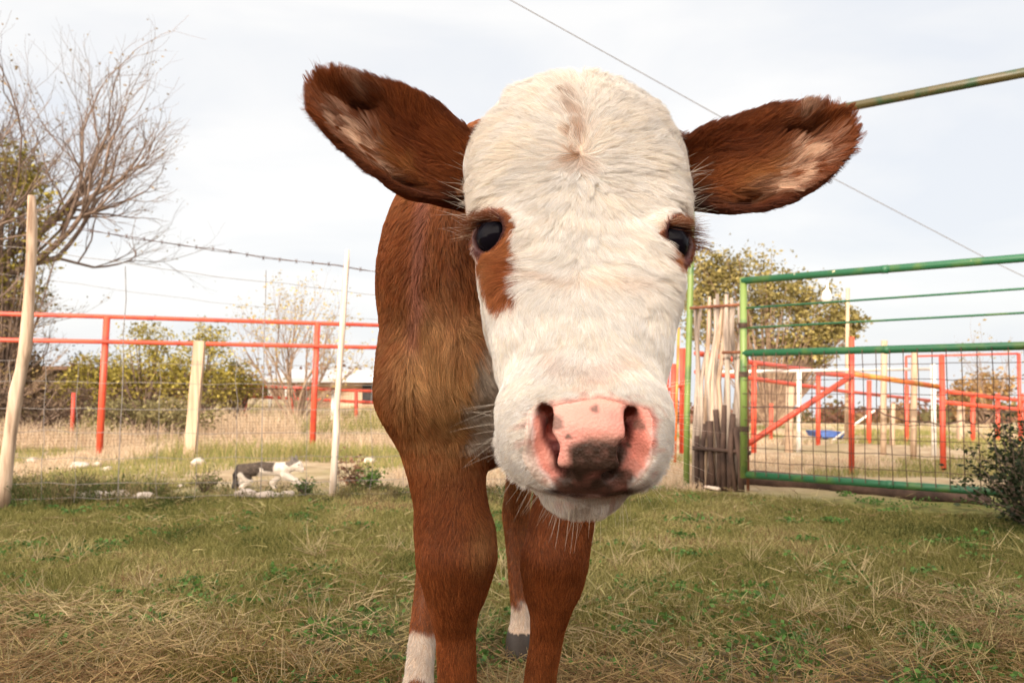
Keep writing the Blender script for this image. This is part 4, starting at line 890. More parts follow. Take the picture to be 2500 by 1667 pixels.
g = ground_at(745, 1215); leafy_weed(g[0], g[1], .10, 26, (.07, .12, .03), 'low green weed between the cat and the thin post', 93)
g = ground_at(865, 1195); leafy_weed(g[0], g[1], .20, 14, (.22, .12, .07), 'dried brown weed stalk behind the thin post', 95)
g = ground_at(500, 1205); leafy_weed(g[0], g[1], .13, 20, (.16, .15, .06), 'grey green weed in front of the cat', 97)
# ------------------------------------------------------------------ paints and woods
def paint(name, c, c2, rust=.5, wear=(.93, .90, .83), rough=.45):
    m, nt, out = nodes(name); L = nt.links; b = N(nt, 'ShaderNodeBsdfPrincipled'); L.new(b.outputs[0], out.inputs[0]); b.inputs['Roughness'].default_value = rough
    tc = N(nt, 'ShaderNodeTexCoord'); n1 = N(nt, 'ShaderNodeTexNoise'); n1.inputs['Scale'].default_value = 9; n1.inputs['Detail'].default_value = 8; L.new(tc.outputs['Object'], n1.inputs['Vector'])
    n2 = N(nt, 'ShaderNodeTexNoise'); n2.inputs['Scale'].default_value = 30; n2.inputs['Detail'].default_value = 8; L.new(tc.outputs['Object'], n2.inputs['Vector'])
    mx = N(nt, 'ShaderNodeMix', data_type='RGBA'); mx.inputs['A'].default_value = (*c, 1); mx.inputs['B'].default_value = (*c2, 1)
    r = N(nt, 'ShaderNodeMapRange'); r.inputs['From Min'].default_value = .60-rust*.2; r.inputs['From Max'].default_value = .72-rust*.2; L.new(n1.outputs['Fac'], r.inputs['Value']); L.new(r.outputs[0], mx.inputs['Factor'])
    m2 = N(nt, 'ShaderNodeMix', data_type='RGBA'); L.new(mx.outputs['Result'], m2.inputs['A']); m2.inputs['B'].default_value = (*wear, 1)
    r2 = N(nt, 'ShaderNodeMapRange'); r2.inputs['From Min'].default_value = .70; r2.inputs['From Max'].default_value = .73; L.new(n2.outputs['Fac'], r2.inputs['Value']); L.new(r2.outputs[0], m2.inputs['Factor'])
    L.new(m2.outputs['Result'], b.inputs['Base Color'])
    bp = N(nt, 'ShaderNodeBump'); bp.inputs['Strength'].default_value = .3; bp.inputs['Distance'].default_value = .003; L.new(n2.outputs['Fac'], bp.inputs['Height']); L.new(bp.outputs[0], b.inputs['Normal'])
    return m
RED = paint('red pipe paint', (.58, .075, .035), (.45, .05, .03), .4, (.62, .30, .20)); GREEN = paint('green pipe paint', (.018, .105, .045), (.06, .13, .035), .4, (.60, .55, .35))
GREENY = paint('yellow green paint', (.17, .24, .06), (.07, .14, .045), .3, (.45, .42, .2)); OLIVE = paint('rusty green paint', (.022, .050, .018), (.07, .055, .018), .9, (.35, .25, .1))
WHITEP = paint('white pipe paint', (.72, .68, .62), (.55, .50, .45), .2, (.4, .35, .3)); RUST = mat_noise('rust', (.13, .045, .025), (.26, .10, .05), scale=25, rough=.9)
ORANGE = paint('orange rail paint', (.60, .14, .03), (.55, .25, .05), .8, (.5, .3, .2))
WIRE = mat_noise('galvanised wire', (.16, .14, .13), (.28, .25, .23), scale=30, rough=.6); WIRE_D = mat_noise('rusty wire', (.05, .03, .025), (.12, .07, .05), scale=40, rough=.8)
WOOD = mat_noise('peeled pole wood', (.20, .13, .085), (.58, .44, .33), scale=5, rough=.85, c3=(.44, .32, .23), stretch=(6, 6, .6), bump=.6, detail=8)
PALEW = mat_noise('pale board wood', (.34, .23, .15), (.54, .40, .28), scale=5, rough=.85, stretch=(8, 8, .5), bump=.4, detail=8)
GREYW = mat_noise('grey stick wood', (.07, .055, .045), (.46, .38, .31), scale=4, rough=.9, c3=(.28, .22, .18), stretch=(7, 7, .8), bump=.6, detail=8, pos=(.3, .62))
WHITEW = mat_noise('whitewashed wood', (.50, .38, .29), (.74, .63, .54), scale=5, rough=.85, stretch=(8, 8, .5), bump=.4)
DARKW = mat_noise('dark log', (.035, .022, .018), (.13, .08, .06), scale=7, rough=.9, stretch=(1, 1, 1), bump=.7, detail=8)
STONE = mat_noise('pale stone', (.30, .235, .19), (.62, .53, .45), scale=6, rough=.95, bump=.6, detail=8)
def V2(p, z): return Vector((p[0], p[1], z))
def lerp(a, b, t): return Vector(a)*(1-t)+Vector(b)*t
def wig(a, b, n, amp, rng):
    return [lerp(a, b, i/n)+Vector(rng.normal(0, amp, 3)) for i in range(n+1)]
RG = np.random.default_rng(101)

# ------------------------------------------------------------------ near wire fence at left
A0 = at(5, 1245, 3.9); B0 = at(812, 1215, 4.24)
wf = empty('wire_fence', (-1.7, 4.07, 0), 'woven wire fence with barbed strand on two crooked poles at left', 'fence')
postA = [at(u, v, 3.9) for u, v in ((3, 1262), (10, 1180), (25, 1060), (40, 960), (52, 900), (62, 850), (70, 740), (77, 620), (78, 540), (77, 478))]
MB().tube(postA, [.036, .034, .030, .033, .026, .030, .026, .024, .023, .017], seg=9, jit=.07).build('post', WOOD, wf)['label'] = 'thick leaning peeled post at the left edge'
postB = [at(u, v, 4.24) for u, v in ((812, 1222), (815, 1150), (821, 1060), (822, 1000), (829, 900), (836, 800), (842, 700), (847, 640), (849, 610))]
MB().tube(postB, [.021, .018, .019, .016, .016, .017, .015, .014, .010], seg=8, jit=.06).build('post', WHITEW, wf)['label'] = 'thin pale post left of the calf'
L0 = Vector((-4.0, 3.58, 0)); R0 = Vector((.9, 4.62, 0))
def fence_pt(x): t = (x-L0.x)/(R0.x-L0.x); return lerp(L0, R0, t)
XA, XB = postA[-3].x, postB[3].x
def strand(mb, za, zb, rad, sag=.02, x0=-4.0, x1=.9, n=40, wob=.003):
    pts = []
    for i in range(n+1):
        x = x0+(x1-x0)*i/n; t = (x-XA)/(XB-XA); p = fence_pt(x); z = za+(zb-za)*t-sag*math.sin(math.pi*min(max(t, 0), 1)); pts.append(Vector((p.x, p.y+RG.normal(0, wob), z+RG.normal(0, wob))))
    mb.tube(pts, rad, seg=4, cap=False); return pts
mb = MB(); bp_ = strand(mb, 1.415, 1.235, .0022, .015); pts2 = strand(mb, 1.415, 1.235, .0018, .013)
for i in range(0, 60):
    t = i/60; k = t*(len(bp_)-1); j = int(k); p = lerp(bp_[j], bp_[min(j+1, len(bp_)-1)], k-j)
    for s in (1, -1): mb.tube([p+Vector((-.006, 0, -.012*s)), p+Vector((.006, 0, .012*s))], .0016, seg=4)
mb.build('barbed_wire', WIRE_D, wf)
mb = MB(); strand(mb, 1.27, 1.105, .0018, .01); strand(mb, 1.13, .97, .0012, .01); zl = [.70, .60, .47, .35, .225, .10, .03]
for z in zl: strand(mb, z+.02, z, .0017, .005, wob=.004)
mb2 = mb
for i in range(28):
    x = -3.85+i*.172+RG.normal(0, .015); tall = i in (11, 15); p = fence_pt(x); zt = 1.20 if tall else .72
    mb.tube(wig(Vector((p.x+.01*(1 if tall else 0), p.y, zt)), Vector((p.x, p.y, .02)), 7, .004, RG), .0014 if not tall else .0022, seg=4, cap=False)
mb.build('woven_wire', WIRE, wf)

# ------------------------------------------------------------------ red pipe fence at left
P1, P2 = Vector((-3.536, 6.86, 0)), Vector((-1.871, 7.50, 0)); dv = P2-P1
rf = empty('pipe_fence', tuple(P1), 'red two rail pipe fence running behind the wire fence at left', 'fence')
for k in (-1, 0, 1, 2, 3):
    b = P1+dv*k; lean = Vector((.035, 0, 0)); MB().tube([b+Vector((0, 0, -.05)), b+lean*.5+Vector((0, 0, .6)), b+lean+Vector((0, 0, 1.185))], .028, seg=10).build('post', RED, rf)
for z in (1.19, .972):
    a = P1-dv*1.2; e = P1+dv*3.0; MB().tube([a+Vector((.03, -.03 if z < 1.1 else 0, z)), P1+Vector((.03, -.03 if z < 1.1 else 0, z)), P2+Vector((.03, -.03 if z < 1.1 else 0, z-.008)), e+Vector((.03, -.03 if z < 1.1 else 0, z-.02))], .0185, seg=10).build('rail', RED, rf)
# mesh fence behind
hf_ = empty('mesh_fence', (-3.4, 7.15, 0), 'fine dark wire mesh fence low behind the red pipe fence', 'fence')
mb = MB(); q0 = Vector((-6.4, 6.05, 0)); q1 = Vector((-.2, 8.43, 0)); ln_ = (q1-q0).length
for i in range(int(ln_/.028)): p = lerp(q0, q1, i*.028/ln_); mb.tube([p+Vector((0, 0, .03)), p+Vector((0, 0, .56+.01*math.sin(i*.3)))], .0010, seg=3, cap=False)
for j in range(20): z = .03+j*.028; mb.tube([q0+Vector((0, 0, z)), q1+Vector((0, 0, z))], .0010, seg=3, cap=False)
mb.build('wire_mesh', WIRE_D, hf_)
mb = MB().tube([q0+Vector((0, 0, .565)), q1+Vector((0, 0, .565))], .004, seg=6); mb.build('top_wire', WIRE_D, hf_)
def board(name, top, bot, d, w, th, mat, label, cat, group=None, rot=0, below=.06):
    t, b = at(*top, d), at(*bot, d); b = b+(b-t).normalized()*below; c = (t+b)/2; ax = (t-b); L_ = ax.length; z = ax.normalized(); y = Vector((math.sin(rot), math.cos(rot), 0)); x = y.cross(z).normalized(); y = z.cross(x)
    R = Matrix((x, y, z)).transposed(); m = MB(); h = []
    for i in range(6):
        f = i/5; cc = b+ax*f+Vector(RG.normal(0, w*.025, 3)); ww = w*(1+RG.normal(0, .02))
        h.append([cc+x*sx*ww/2+y*sy*th/2 for sx, sy in ((-1, -1), (1, -1), (1, 1), (-1, 1))])
    V = [v for r_ in h for v in r_]; F = [(4*i+k, 4*i+(k+1) % 4, 4*i+4+(k+1) % 4, 4*i+4+k) for i in range(5) for k in range(4)]+[(3, 2, 1, 0), (20, 21, 22, 23)]; m.add(V, F)
    o = m.build(name, mat, None, smooth=False); tag(o, label, cat, group); return o
board('wooden_post', (489, 832), (463, 1112), 6.55, .088, .045, PALEW, 'flat sawn board post standing between the two red posts', 'post')
def pole(name, pts, d, r, mat, label, cat, group=None, seg=8, jit=.05, below=.05):
    P = [at(u, v, d) for u, v in pts]; P[-1] = P[-1]+(P[-1]-P[-2]).normalized()*below; o = MB().tube(P, r, seg=seg, jit=jit).build(name, mat); return tag(o, label, cat, group)
# far red fence and sheds
fr = empty('pipe_fence', (-2.4, 13.8, 0), 'distant low red pipe fence beside the pale building at left', 'fence')
for z in ((940, 958), (965, 986)): MB().tube([at(555, z[0], 13.6), at(1010, z[1]+1, 14.4)], .028, seg=8).build('rail', RED, fr)
for u in (600, 717, 870, 985): a = at(u, 946+(u-600)*.03, 13.8); MB().tube([a, Vector((a.x, a.y, -.05))], .032, seg=8).build('post', RED, fr)
pole('white_post', [(813, 952), (811, 1045)], 12.6, .030, WHITEP, 'stubby white post in front of the distant red fence', 'post')
def hip_building():
    d = 21.0; a = at(655, 922, d); b = at(1040, 922, d+1.0); root = empty('farm_building', ((a.x+b.x)/2, d+2, 0), 'low farm building with white metal roof and peach walls', 'building')
    wl = mat_noise('peach wall', (.55, .38, .26), (.66, .48, .35), scale=3, rough=.9); wr = mat_noise('white metal roof', (.46, .47, .48), (.60, .60, .60), scale=2, rough=.5)
    z = a.z; w0 = at(745, 922, d).x; m = MB().box(((w0+b.x)/2, d+2.2, z/2-.05), (b.x-w0, 4, z+.1)); m.build('wall', wl, root, smooth=False)
    m = MB(); x0, x1 = a.x, b.x+.3; m.add([(x0, d-.5, z-.02), (x1, d-.5, z-.02), (x1, d+2.2, z+.26), (x0, d+2.2, z+.26), (x0, d+5, z-.02), (x1, d+5, z-.02), (x0, d-.5, z-.12), (x1, d-.5, z-.12), (x0, d+5, z-.12), (x1, d+5, z-.12)],
        [(0, 1, 3-1, 3), (3, 2, 5, 4), (0, 6, 7, 1), (4, 5, 9, 8), (6, 8, 9, 7), (0, 3, 4, 8, 6), (1, 7, 9, 5, 2)]); m.build('roof', wr, root, smooth=False)
    for u in (700, 660): p = at(u, 930, d-.3); MB().tube([Vector((p.x, p.y, z-.08)), Vector((p.x, p.y, -.05))], .05, seg=8).build('post', WHITEP, root)
    p0 = at(905, 955, d); MB().box((p0.x, d+.17, .36), (.5, .06, .5)).build('window', mat_noise('dark pane', (.03, .03, .035), (.05, .05, .05), rough=.2), root, smooth=False)
hip_building()
def dark_shed():
    d = 15.5; a = at(-260, 905, d); b = at(165, 905, d); root = empty('low_shed', ((a.x+b.x)/2, d+1.5, 0), 'low dark brown shed behind the mesh fence at far left', 'shed')
    w = mat_noise('dark shed boards', (.05, .035, .025), (.12, .085, .055), scale=6, rough=.95, stretch=(6, 6, .6)); MB().box(((a.x+b.x)/2, d+1.5, a.z/2-.05), (b.x-a.x, 3, a.z+.1)).build('wall', w, root, smooth=False)
    MB().box(((a.x+b.x)/2, d+1.5, a.z+.05), (b.x-a.x+.4, 3.5, .07)).build('roof', mat_noise('brown sheet roof', (.16, .09, .06), (.24, .14, .09), rough=.8), root, smooth=False)
dark_shed()
pole('pipe_post', [(180, 958), (176, 1062)], 9.0, .022, RED, 'short thin red post behind the mesh at left', 'post')
# stones
def stone(u, v, w, h, lab, seed, group='pale stones on the dirt by the cat'):
    g = ground_at(u, v); r = np.random.default_rng(seed); s = w/FOC*g.y; hh = h/FOC*g.y; V = []; F = []; nu, nv = 14, 9
    for i in range(nv+1):
        th = math.pi*i/nv
        for j in range(nu):
            ph = 2*math.pi*j/nu; p = np.array((math.sin(th)*math.cos(ph), math.sin(th)*math.sin(ph), math.cos(th))); V.append(p)
    V = np.array(V); k = 1+.22*vnoise(V*1.0+seed, 1.6, seed)+.10*vnoise(V+seed, 4, seed); V = V*(k+.10*vnoise(V+seed*3, 9, seed))[:, None]*np.array((s*.5, s*.42, hh*.6)); V += np.array((g.x, g.y, GZ(g.x, g.y)+hh*.28))
    for i in range(nv):
        for j in range(nu): F.append((i*nu+j, (i+1)*nu+j, (i+1)*nu+(j+1) % nu, i*nu+(j+1) % nu))
    o = mesh_np('stone', V, F, STONE); tag(o, lab, 'stone', group)
for args in [(484, 1136, 34, 20, 'round pale stone alone left of the cat', 1), (196, 1142, 46, 20, 'flat pale stone near the foot of the left red post', 2), (262, 1148, 30, 15, 'small pale stone right of the left red post', 3), (78, 1128, 26, 14, 'small stone right of the leaning post', 4),
             (600, 1216, 56, 20, 'broken pale stone just under the tail of the cat', 5), (652, 1218, 60, 17, 'flat pale stone under the belly of the cat', 15), (700, 1214, 40, 14, 'small pale stone under the head of the cat', 16), (220, 1216, 90, 20, 'pale rubble stone at the left end of the row', 6), (300, 1213, 70, 20, 'pale rubble stone in the middle of the row', 7), (355, 1218, 60, 16, 'pale rubble stone at the right end of the row', 8),
             (238, 1135, 22, 11, 'tiny pale stone between two larger ones', 9), (900, 1128, 30, 14, 'pale stone just left of the calf shoulder', 10), (820, 1130, 20, 11, 'tiny pale stone behind the thin pale post', 11), (440, 1190, 24, 9, 'small flat stone in front of the wire fence', 12)]: stone(*args)

# ------------------------------------------------------------------ green gate, archway, stick panel
GL, GR = Vector((1.279, 4.40, 0)), Vector((2.321, 3.61, 0)); gd = (GR-GL).normalized(); GE = GL+gd*2.55
gate = empty('green_gate', tuple(GL), 'green pipe gate with square wire mesh in its lower half', 'gate')
zt, zm, zb = 1.178, .776, .111
MB().tube([GL+Vector((0, 0, zt)), GE+Vector((0, 0, zt))], .0195, seg=12).build('top_rail', GREEN, gate)
MB().tube([GL-gd*.0+Vector((0, 0, zm)), GE+Vector((0, 0, zm+.004))], .0195, seg=12).build('middle_rail', GREEN, gate)
MB().tube([GL+Vector((0, 0, zb)), GE+Vector((0, 0, zb))], .0195, seg=12).build('bottom_rail', GREEN, gate)
MB().tube([GL+Vector((.008, 0, zt+.018)), GL+Vector((.0, 0, .7)), GL+Vector((-.008, 0, zb-.018))], .0195, seg=12).build('stile', GREENY, gate)
MB().tube([GE+Vector((0, 0, zt)), GE+Vector((0, 0, zb))], .0195, seg=12).build('stile', GREEN, gate)
for t_w in (.72, 1.45, 2.1):
    for z in (zt, zm, zb): MB().tube([GL+gd*t_w+Vector((0, 0, z)), GL+gd*(t_w+.03)+Vector((0, 0, z))], .0215, seg=12, jit=.05).build('weld_collar', RUST if t_w > 1 else GREEN, gate)
for z in (1.035, .925): MB().tube([GL+Vector((0, 0, z-.01)), GE+Vector((0, 0, z+.015))], .0055, seg=6).build('rod', GREEN, gate)
mb = MB(); pitch = .0625; nv_ = int(2.5/pitch); nrm = Vector((-gd.y, gd.x, 0))*-1
for i in range(1, nv_): p = GL+gd*(i*pitch)+nrm*.022; mb.tube(wig(p+Vector((0, 0, zm)), p+Vector((0, 0, zb)), 5, .0016, RG), .0021, seg=5, cap=False)
for j in range(1, 9): z = zm-j*(zm-zb)/9; mb.tube(wig(GL+nrm*.022+Vector((0, 0, z)), GE+nrm*.022+Vector((0, 0, z)), 40, .002, RG), .0019, seg=5, cap=False)
mb.build('wire_mesh', WIRE_D, gate)
for z in (.93, .66, .36):
    mb = MB()
    for k in range(5): mb.tube([GL+Vector((.024*math.cos(a_), .024*math.sin(a_), z+k*.006-.012)) for a_ in np.linspace(0, 6.28, 12)], .003, seg=4)
    mb.build('tie_wire', WIRE_D, gate)
MB().tube([GL+Vector((-.10, .06, zm+.006)), GL+Vector((.19, -.145, zm+.004))], .0085, seg=6).build('latch_bar', RUST, gate)
arch = empty('gate_archway', (1.08, 4.77, 0), 'tall green post carrying an overhead pipe above the gate', 'gate frame')
MB().tube([Vector((1.035, 4.77, -.05)), Vector((1.045, 4.77, .45)), Vector((1.075, 4.77, 1.2)), Vector((1.10, 4.77, 2.12))], .0185, seg=12).build('post', GREENY, arch)
MB().tube([Vector((1.06, 4.79, 2.10)), Vector((3.15, 3.25, 2.10))], .024, seg=12).build('overhead_pipe', OLIVE, arch)
MB().tube([Vector((3.12, 3.27, 2.10)), Vector((3.12, 3.27, -.05))], .0185, seg=12).build('post', OLIVE, arch)
st = empty('stick_panel', (1.18, 4.68, 0), 'panel of upright peeled sticks in a rusty frame left of the gate', 'fence panel')
s0 = Vector((1.075, 4.72, 0)); s1 = Vector((1.305, 4.50, 0))
for k in range(13):
    f = (k+.4)/13; p = lerp(s0, s1, f); tp_ = 1.10+RG.uniform(-.04, .035); sl_ = RG.normal(.012, .02); q = [p+Vector((RG.normal(0, .004)-.012, 0, 0)), p+Vector((RG.normal(0, .008), .005, .30)), p+Vector((RG.normal(0, .010), 0, .62)), p+Vector((sl_+RG.normal(0, .006), 0, .9)), p+Vector((sl_*1.5, 0, tp_))]
    if k in (3, 5): q[-2] = q[-2]+Vector((.012, -.02, 0)); q[-1] = q[-1]+Vector((.03, -.02, -.01))
    r_ = RG.uniform(.0115, .0165); MB().tube(q, [r_, r_*1.1, r_*.95, r_, r_*.75], seg=7, jit=.10).build('stake', GREYW if k not in (3, 5, 7) else WOOD, st)
for k in range(9):
    f = (k+.2)/9; p = lerp(s0, s1, f)+Vector((0, -.028, 0)); h_ = RG.uniform(.30, .52); MB().tube([p, p+Vector((RG.normal(0, .01), 0, h_*.5)), p+Vector((RG.normal(0, .015), 0, h_))], RG.uniform(.012, .018), seg=7, jit=.12).build('slab', DARKW, st)
MB().tube([s0+Vector((-.02, -.02, 1.055)), s1+Vector((.01, -.02, 1.055)), s1+Vector((.02, -.02, 1.03)), s1+Vector((.015, -.02, .5)), s1+Vector((.012, -.02, .0))], .0085, seg=8).build('frame', RUST, st)
MB().tube([s0+Vector((-.02, -.05, .235)), s1+Vector((.02, -.05, .225))], .012, seg=7).build('cross_bar', DARKW, st)
lg = [ground_at(u, v) for u, v in ((1795, 1180), (1850, 1180), (1960, 1187), (2100, 1200), (2250, 1217), (2420, 1236))]
o = MB().tube([p+Vector((0, .02, .022)) for p in lg], [.050, .062, .055, .050, .046, .030], seg=10, jit=.10).build('fallen_log', DARKW); tag(o, 'long dark fallen log lying under the green gate', 'log')
a, b = ground_at(1690, 1186), ground_at(1755, 1200); o = MB().tube([a+Vector((0, 0, .012)), b+Vector((0, 0, .014))], [.014, .018], seg=6, jit=.1, sq=.6).build('wood_scrap', WHITEW); tag(o, 'short pale scrap of wood on grass by the stick panel', 'wood scrap')

# ------------------------------------------------------------------ red pens behind the gate
pen = empty('cattle_pen', (2.3, 5.4, 0), 'heavy red pen posts with slanting brace seen through the green gate', 'pen')
def tp(parent, name, pts, r, mat): return MB().tube([at(u, v, d) for u, v, d in pts], r, seg=10).build(name, mat, parent)
tp(pen, 'post', [(2079, 822, 5.4), (2079, 1165, 5.4)], .0190, RED); tp(pen, 'post', [(2299, 867, 5.9), (2303, 1160, 5.6)], .0200, RED)
tp(pen, 'brace', [(2079, 917, 5.38), (1822, 1086, 5.0)], .0190, RED); tp(pen, 'rail', [(2079, 912, 5.42), (2299, 945, 5.85)], .0185, ORANGE)
tp(pen, 'rail', [(2079, 917, 5.44), (1995, 912, 6.6)], .016, RED)
pen2 = empty('pipe_fence', (1.9, 7.6, 0), 'red two rail fence slanting down behind the pen brace', 'fence')
tp(pen2, 'rail', [(1700, 862, 6.2), (1845, 886, 7.2), (2060, 913, 9.2)], .022, RED); tp(pen2, 'rail', [(1700, 908, 6.2), (1845, 925, 7.2), (2060, 955, 9.2), (2295, 980, 11)], .020, RED)
for u, v0, v1, d in ((1667, 850, 1100, 6.0), (1841, 884, 1128, 7.1), (1998, 905, 1122, 8.2), (2122, 928, 1118, 8.4), (2214, 940, 1112, 9), (1883, 985, 1090, 10)): tp(pen2, 'post', [(u, v0, d), (u-1, v1+6, d)], .024, RED)
pen3 = empty('white_fence', (2.5, 9.0, 0), 'long white rail with two white posts behind the red pen', 'fence')
tp(pen3, 'rail', [(1700, 909, 7.4), (1951, 905, 7.9), (2275, 900, 8.5)], .016, WHITEP); tp(pen3, 'post', [(1951, 903, 7.3), (1950, 1140, 7.3)], .022, WHITEP); tp(pen3, 'post', [(2278, 888, 7.0), (2281, 1145, 7.0)], .021, WHITEP)
pen4 = empty('pipe_fence', (5.5, 9.6, 0), 'red rails sloping away behind the right hand pen post', 'fence')
tp(pen4, 'rail', [(2306, 955, 8.2), (2500, 978, 10), (2600, 985, 11)], .022, RED); tp(pen4, 'rail', [(2306, 982, 8.2), (2500, 1000, 10), (2600, 1004, 11)], .022, RED)
for u, d, v1 in ((2375, 8.8, 1115), (2436, 9.4, 1100), (2495, 10, 1095)): tp(pen4, 'post', [(u, 960, d), (u, v1, d)], .024, RED)
fr5 = empty('pen_gateway', (5.6, 9.8, 0), 'tall thin red pipe frame against the sky at right', 'pipe frame')
tp(fr5, 'post', [(2212, 869, 9.6), (2214, 1112, 9.6)], .014, RED); tp(fr5, 'post', [(2487, 862, 9.2), (2491, 1100, 9.2)], .020, RED); tp(fr5, 'crossbar', [(2212, 870, 9.6), (2487, 863, 9.2)], .012, RED)
side = empty('pipe_fence', (1.2, 6.4, 0), 'red pipes crowded behind the calf cheek and tall green post', 'fence')
for u, v0, d in ((1641, 888, 5.7), (1625, 905, 6.4), (1606, 930, 7)): tp(side, 'post', [(u+4, v0, d), (u-3, 1115, d)], .020, RED)
tp(side, 'rail', [(1596, 960, 6.6), (1668, 940, 5.8)], .014, RED)
pole('thin_pole', [(1657, 800), (1648, 1110)], 5.5, .010, ORANGE, 'thin orange pole between red pipes and the tall green post', 'pole')
for u, v0, v1, d, r_, lab in ((1927, 944, 1120, 7.2, .036, 'stout grey wood post left of the white post'), (2157, 831, 1126, 6.9, .026, 'tall grey wood post right of the heavy red post'), (2231, 848, 1137, 6.6, .026, 'tall pale wood post left of the second heavy red post'), (2178, 985, 1115, 8.0, .026, 'short grey wood post between two tall wood posts'), (2345, 990, 1115, 9.0, .04, 'stout wood post behind the right red rails')):
    pole('wooden_post', [(u+2, v0), (u, (v0+v1)/2), (u-1, v1)], d, r_, PALEW, lab, 'post', 'wood posts among the red pens')
pole('utility_pole', [(2070, 703), (2068, 900), (2066, 1108)], 9.5, .022, PALEW, 'tall slim pale pole rising beside the oak tree', 'pole')
o = MB().tube([at(2020, 688, 9.8), at(2020, 703, 9.8), at(2018, 712, 9.8), at(2018, 728, 9.8), at(2018, 736, 9.8)], [.012, .012, .045, .065, .05], seg=12).build('yard_lamp', WHITEP); tag(o, 'small white yard lamp hanging in front of the oak tree', 'lamp')
blue = mat_noise('blue tarp', (.03, .06, .22), (.08, .15, .38), scale=6, rough=.6)
tub = empty('farm_trailer', (at(2033, 1070, 10)[0], 10, GZ(4, 10)), 'small blue trailer bed with a white drawbar beyond the pens', 'trailer'); c = at(2033, 1062, 10)
m_ = MB(); w_, h_, dd = .24, .07, .5
m_.add([(c.x-w_/2, 10, c.z-h_/2), (c.x+w_/2, 10, c.z-h_/2), (c.x+w_/2+.04, 10, c.z+h_/2), (c.x-w_/2-.04, 10, c.z+h_/2), (c.x-w_/2, 10+dd, c.z-h_/2), (c.x+w_/2, 10+dd, c.z-h_/2), (c.x+w_/2+.04, 10+dd, c.z+h_/2), (c.x-w_/2-.04, 10+dd, c.z+h_/2)], [(0, 1, 2, 3), (5, 4, 7, 6), (4, 0, 3, 7), (1, 5, 6, 2), (4, 5, 1, 0), (3, 2, 6, 7)]); m_.build('bed', blue, tub, smooth=False)
MB().tube([at(2015, 1088, 9.9), at(2060, 1055, 9.8), at(2136, 1001, 9.6)], .014, seg=6).build('drawbar', WHITEP, tub)
for u in (2016, 2048): p = at(u, 1080, 10.2); MB().tube([p+Vector((-.02, 0, 0)), p+Vector((.02, 0, 0))], .07, seg=14).build('wheel', DARKW, tub)
hz_ = [(1830, 994), (1900, 992), (1990, 996), (2060, 993), (2110, 1000), (2136, 997), (2160, 1012), (2215, 1028), (2270, 1030), (2300, 1039), (2350, 1026), (2380, 1036), (2405, 1030), (2425, 1008), (2480, 1004)]
o = MB().tube([at(u, v, 6.3) for u, v in hz_], .006, seg=5, cap=False).build('cable', WIRE_D); tag(o, 'dark sagging cable strung across the pens behind the gate', 'cable')
# overhead wire
o = MB().tube([at(1060, -110, 6.0), at(1245, 0, 6.6), at(1760, 286, 8.6), at(2035, 436, 10), at(2420, 637, 13), at(2700, 770, 17)], [.0035, .0037, .0045, .005, .006, .008], seg=5, cap=False).build('power_line', WIRE); tag(o, 'single thin overhead wire crossing the sky behind the ears', 'wire')

# ------------------------------------------------------------------ the barn behind the photographer, whose shade covers the yard
barn = empty('barn', (-2, -17, 0), 'long wooden barn behind the photographer shading the yard', 'barn', rot=(0, 0, math.radians(BARN_ROT)))
bw = mat_noise('barn boards', (.16, .10, .07), (.30, .21, .15), scale=5, rough=.9, stretch=(6, 6, .4))
Rb = Matrix.Rotation(math.radians(BARN_ROT), 3, 'Z'); bc = Vector((-2, -17, 0))
def bt(V): return [tuple(bc+Rb @ Vector(v)) for v in V]
m_ = MB(); W_, DP, HE, HR_ = 44, 8, BARN_H-1.6, BARN_H
m_.add(bt([(-W_/2, -DP/2, -.1), (W_/2, -DP/2, -.1), (W_/2, DP/2, -.1), (-W_/2, DP/2, -.1), (-W_/2, -DP/2, HE), (W_/2, -DP/2, HE), (W_/2, DP/2, HE), (-W_/2, DP/2, HE), (-W_/2, 0, HR_-.1), (W_/2, 0, HR_-.1)]), [(0, 1, 5, 4), (2, 3, 7, 6), (3, 0, 4, 8, 7), (1, 2, 6, 9, 5)]); m_.build('wall', bw, barn, smooth=False)
m_ = MB(); m_.add(bt([(-W_/2-.4, -DP/2-.4, HE-.12), (W_/2+.4, -DP/2-.4, HE-.12), (W_/2+.4, 0, HR_), (-W_/2-.4, 0, HR_), (W_/2+.4, DP/2+.4, HE-.12), (-W_/2-.4, DP/2+.4, HE-.12)]), [(0, 1, 2, 3), (3, 2, 4, 5)]); m_.build('roof', mat_noise('sheet roof', (.35, .34, .33), (.5, .49, .48), rough=.6), barn, smooth=False)

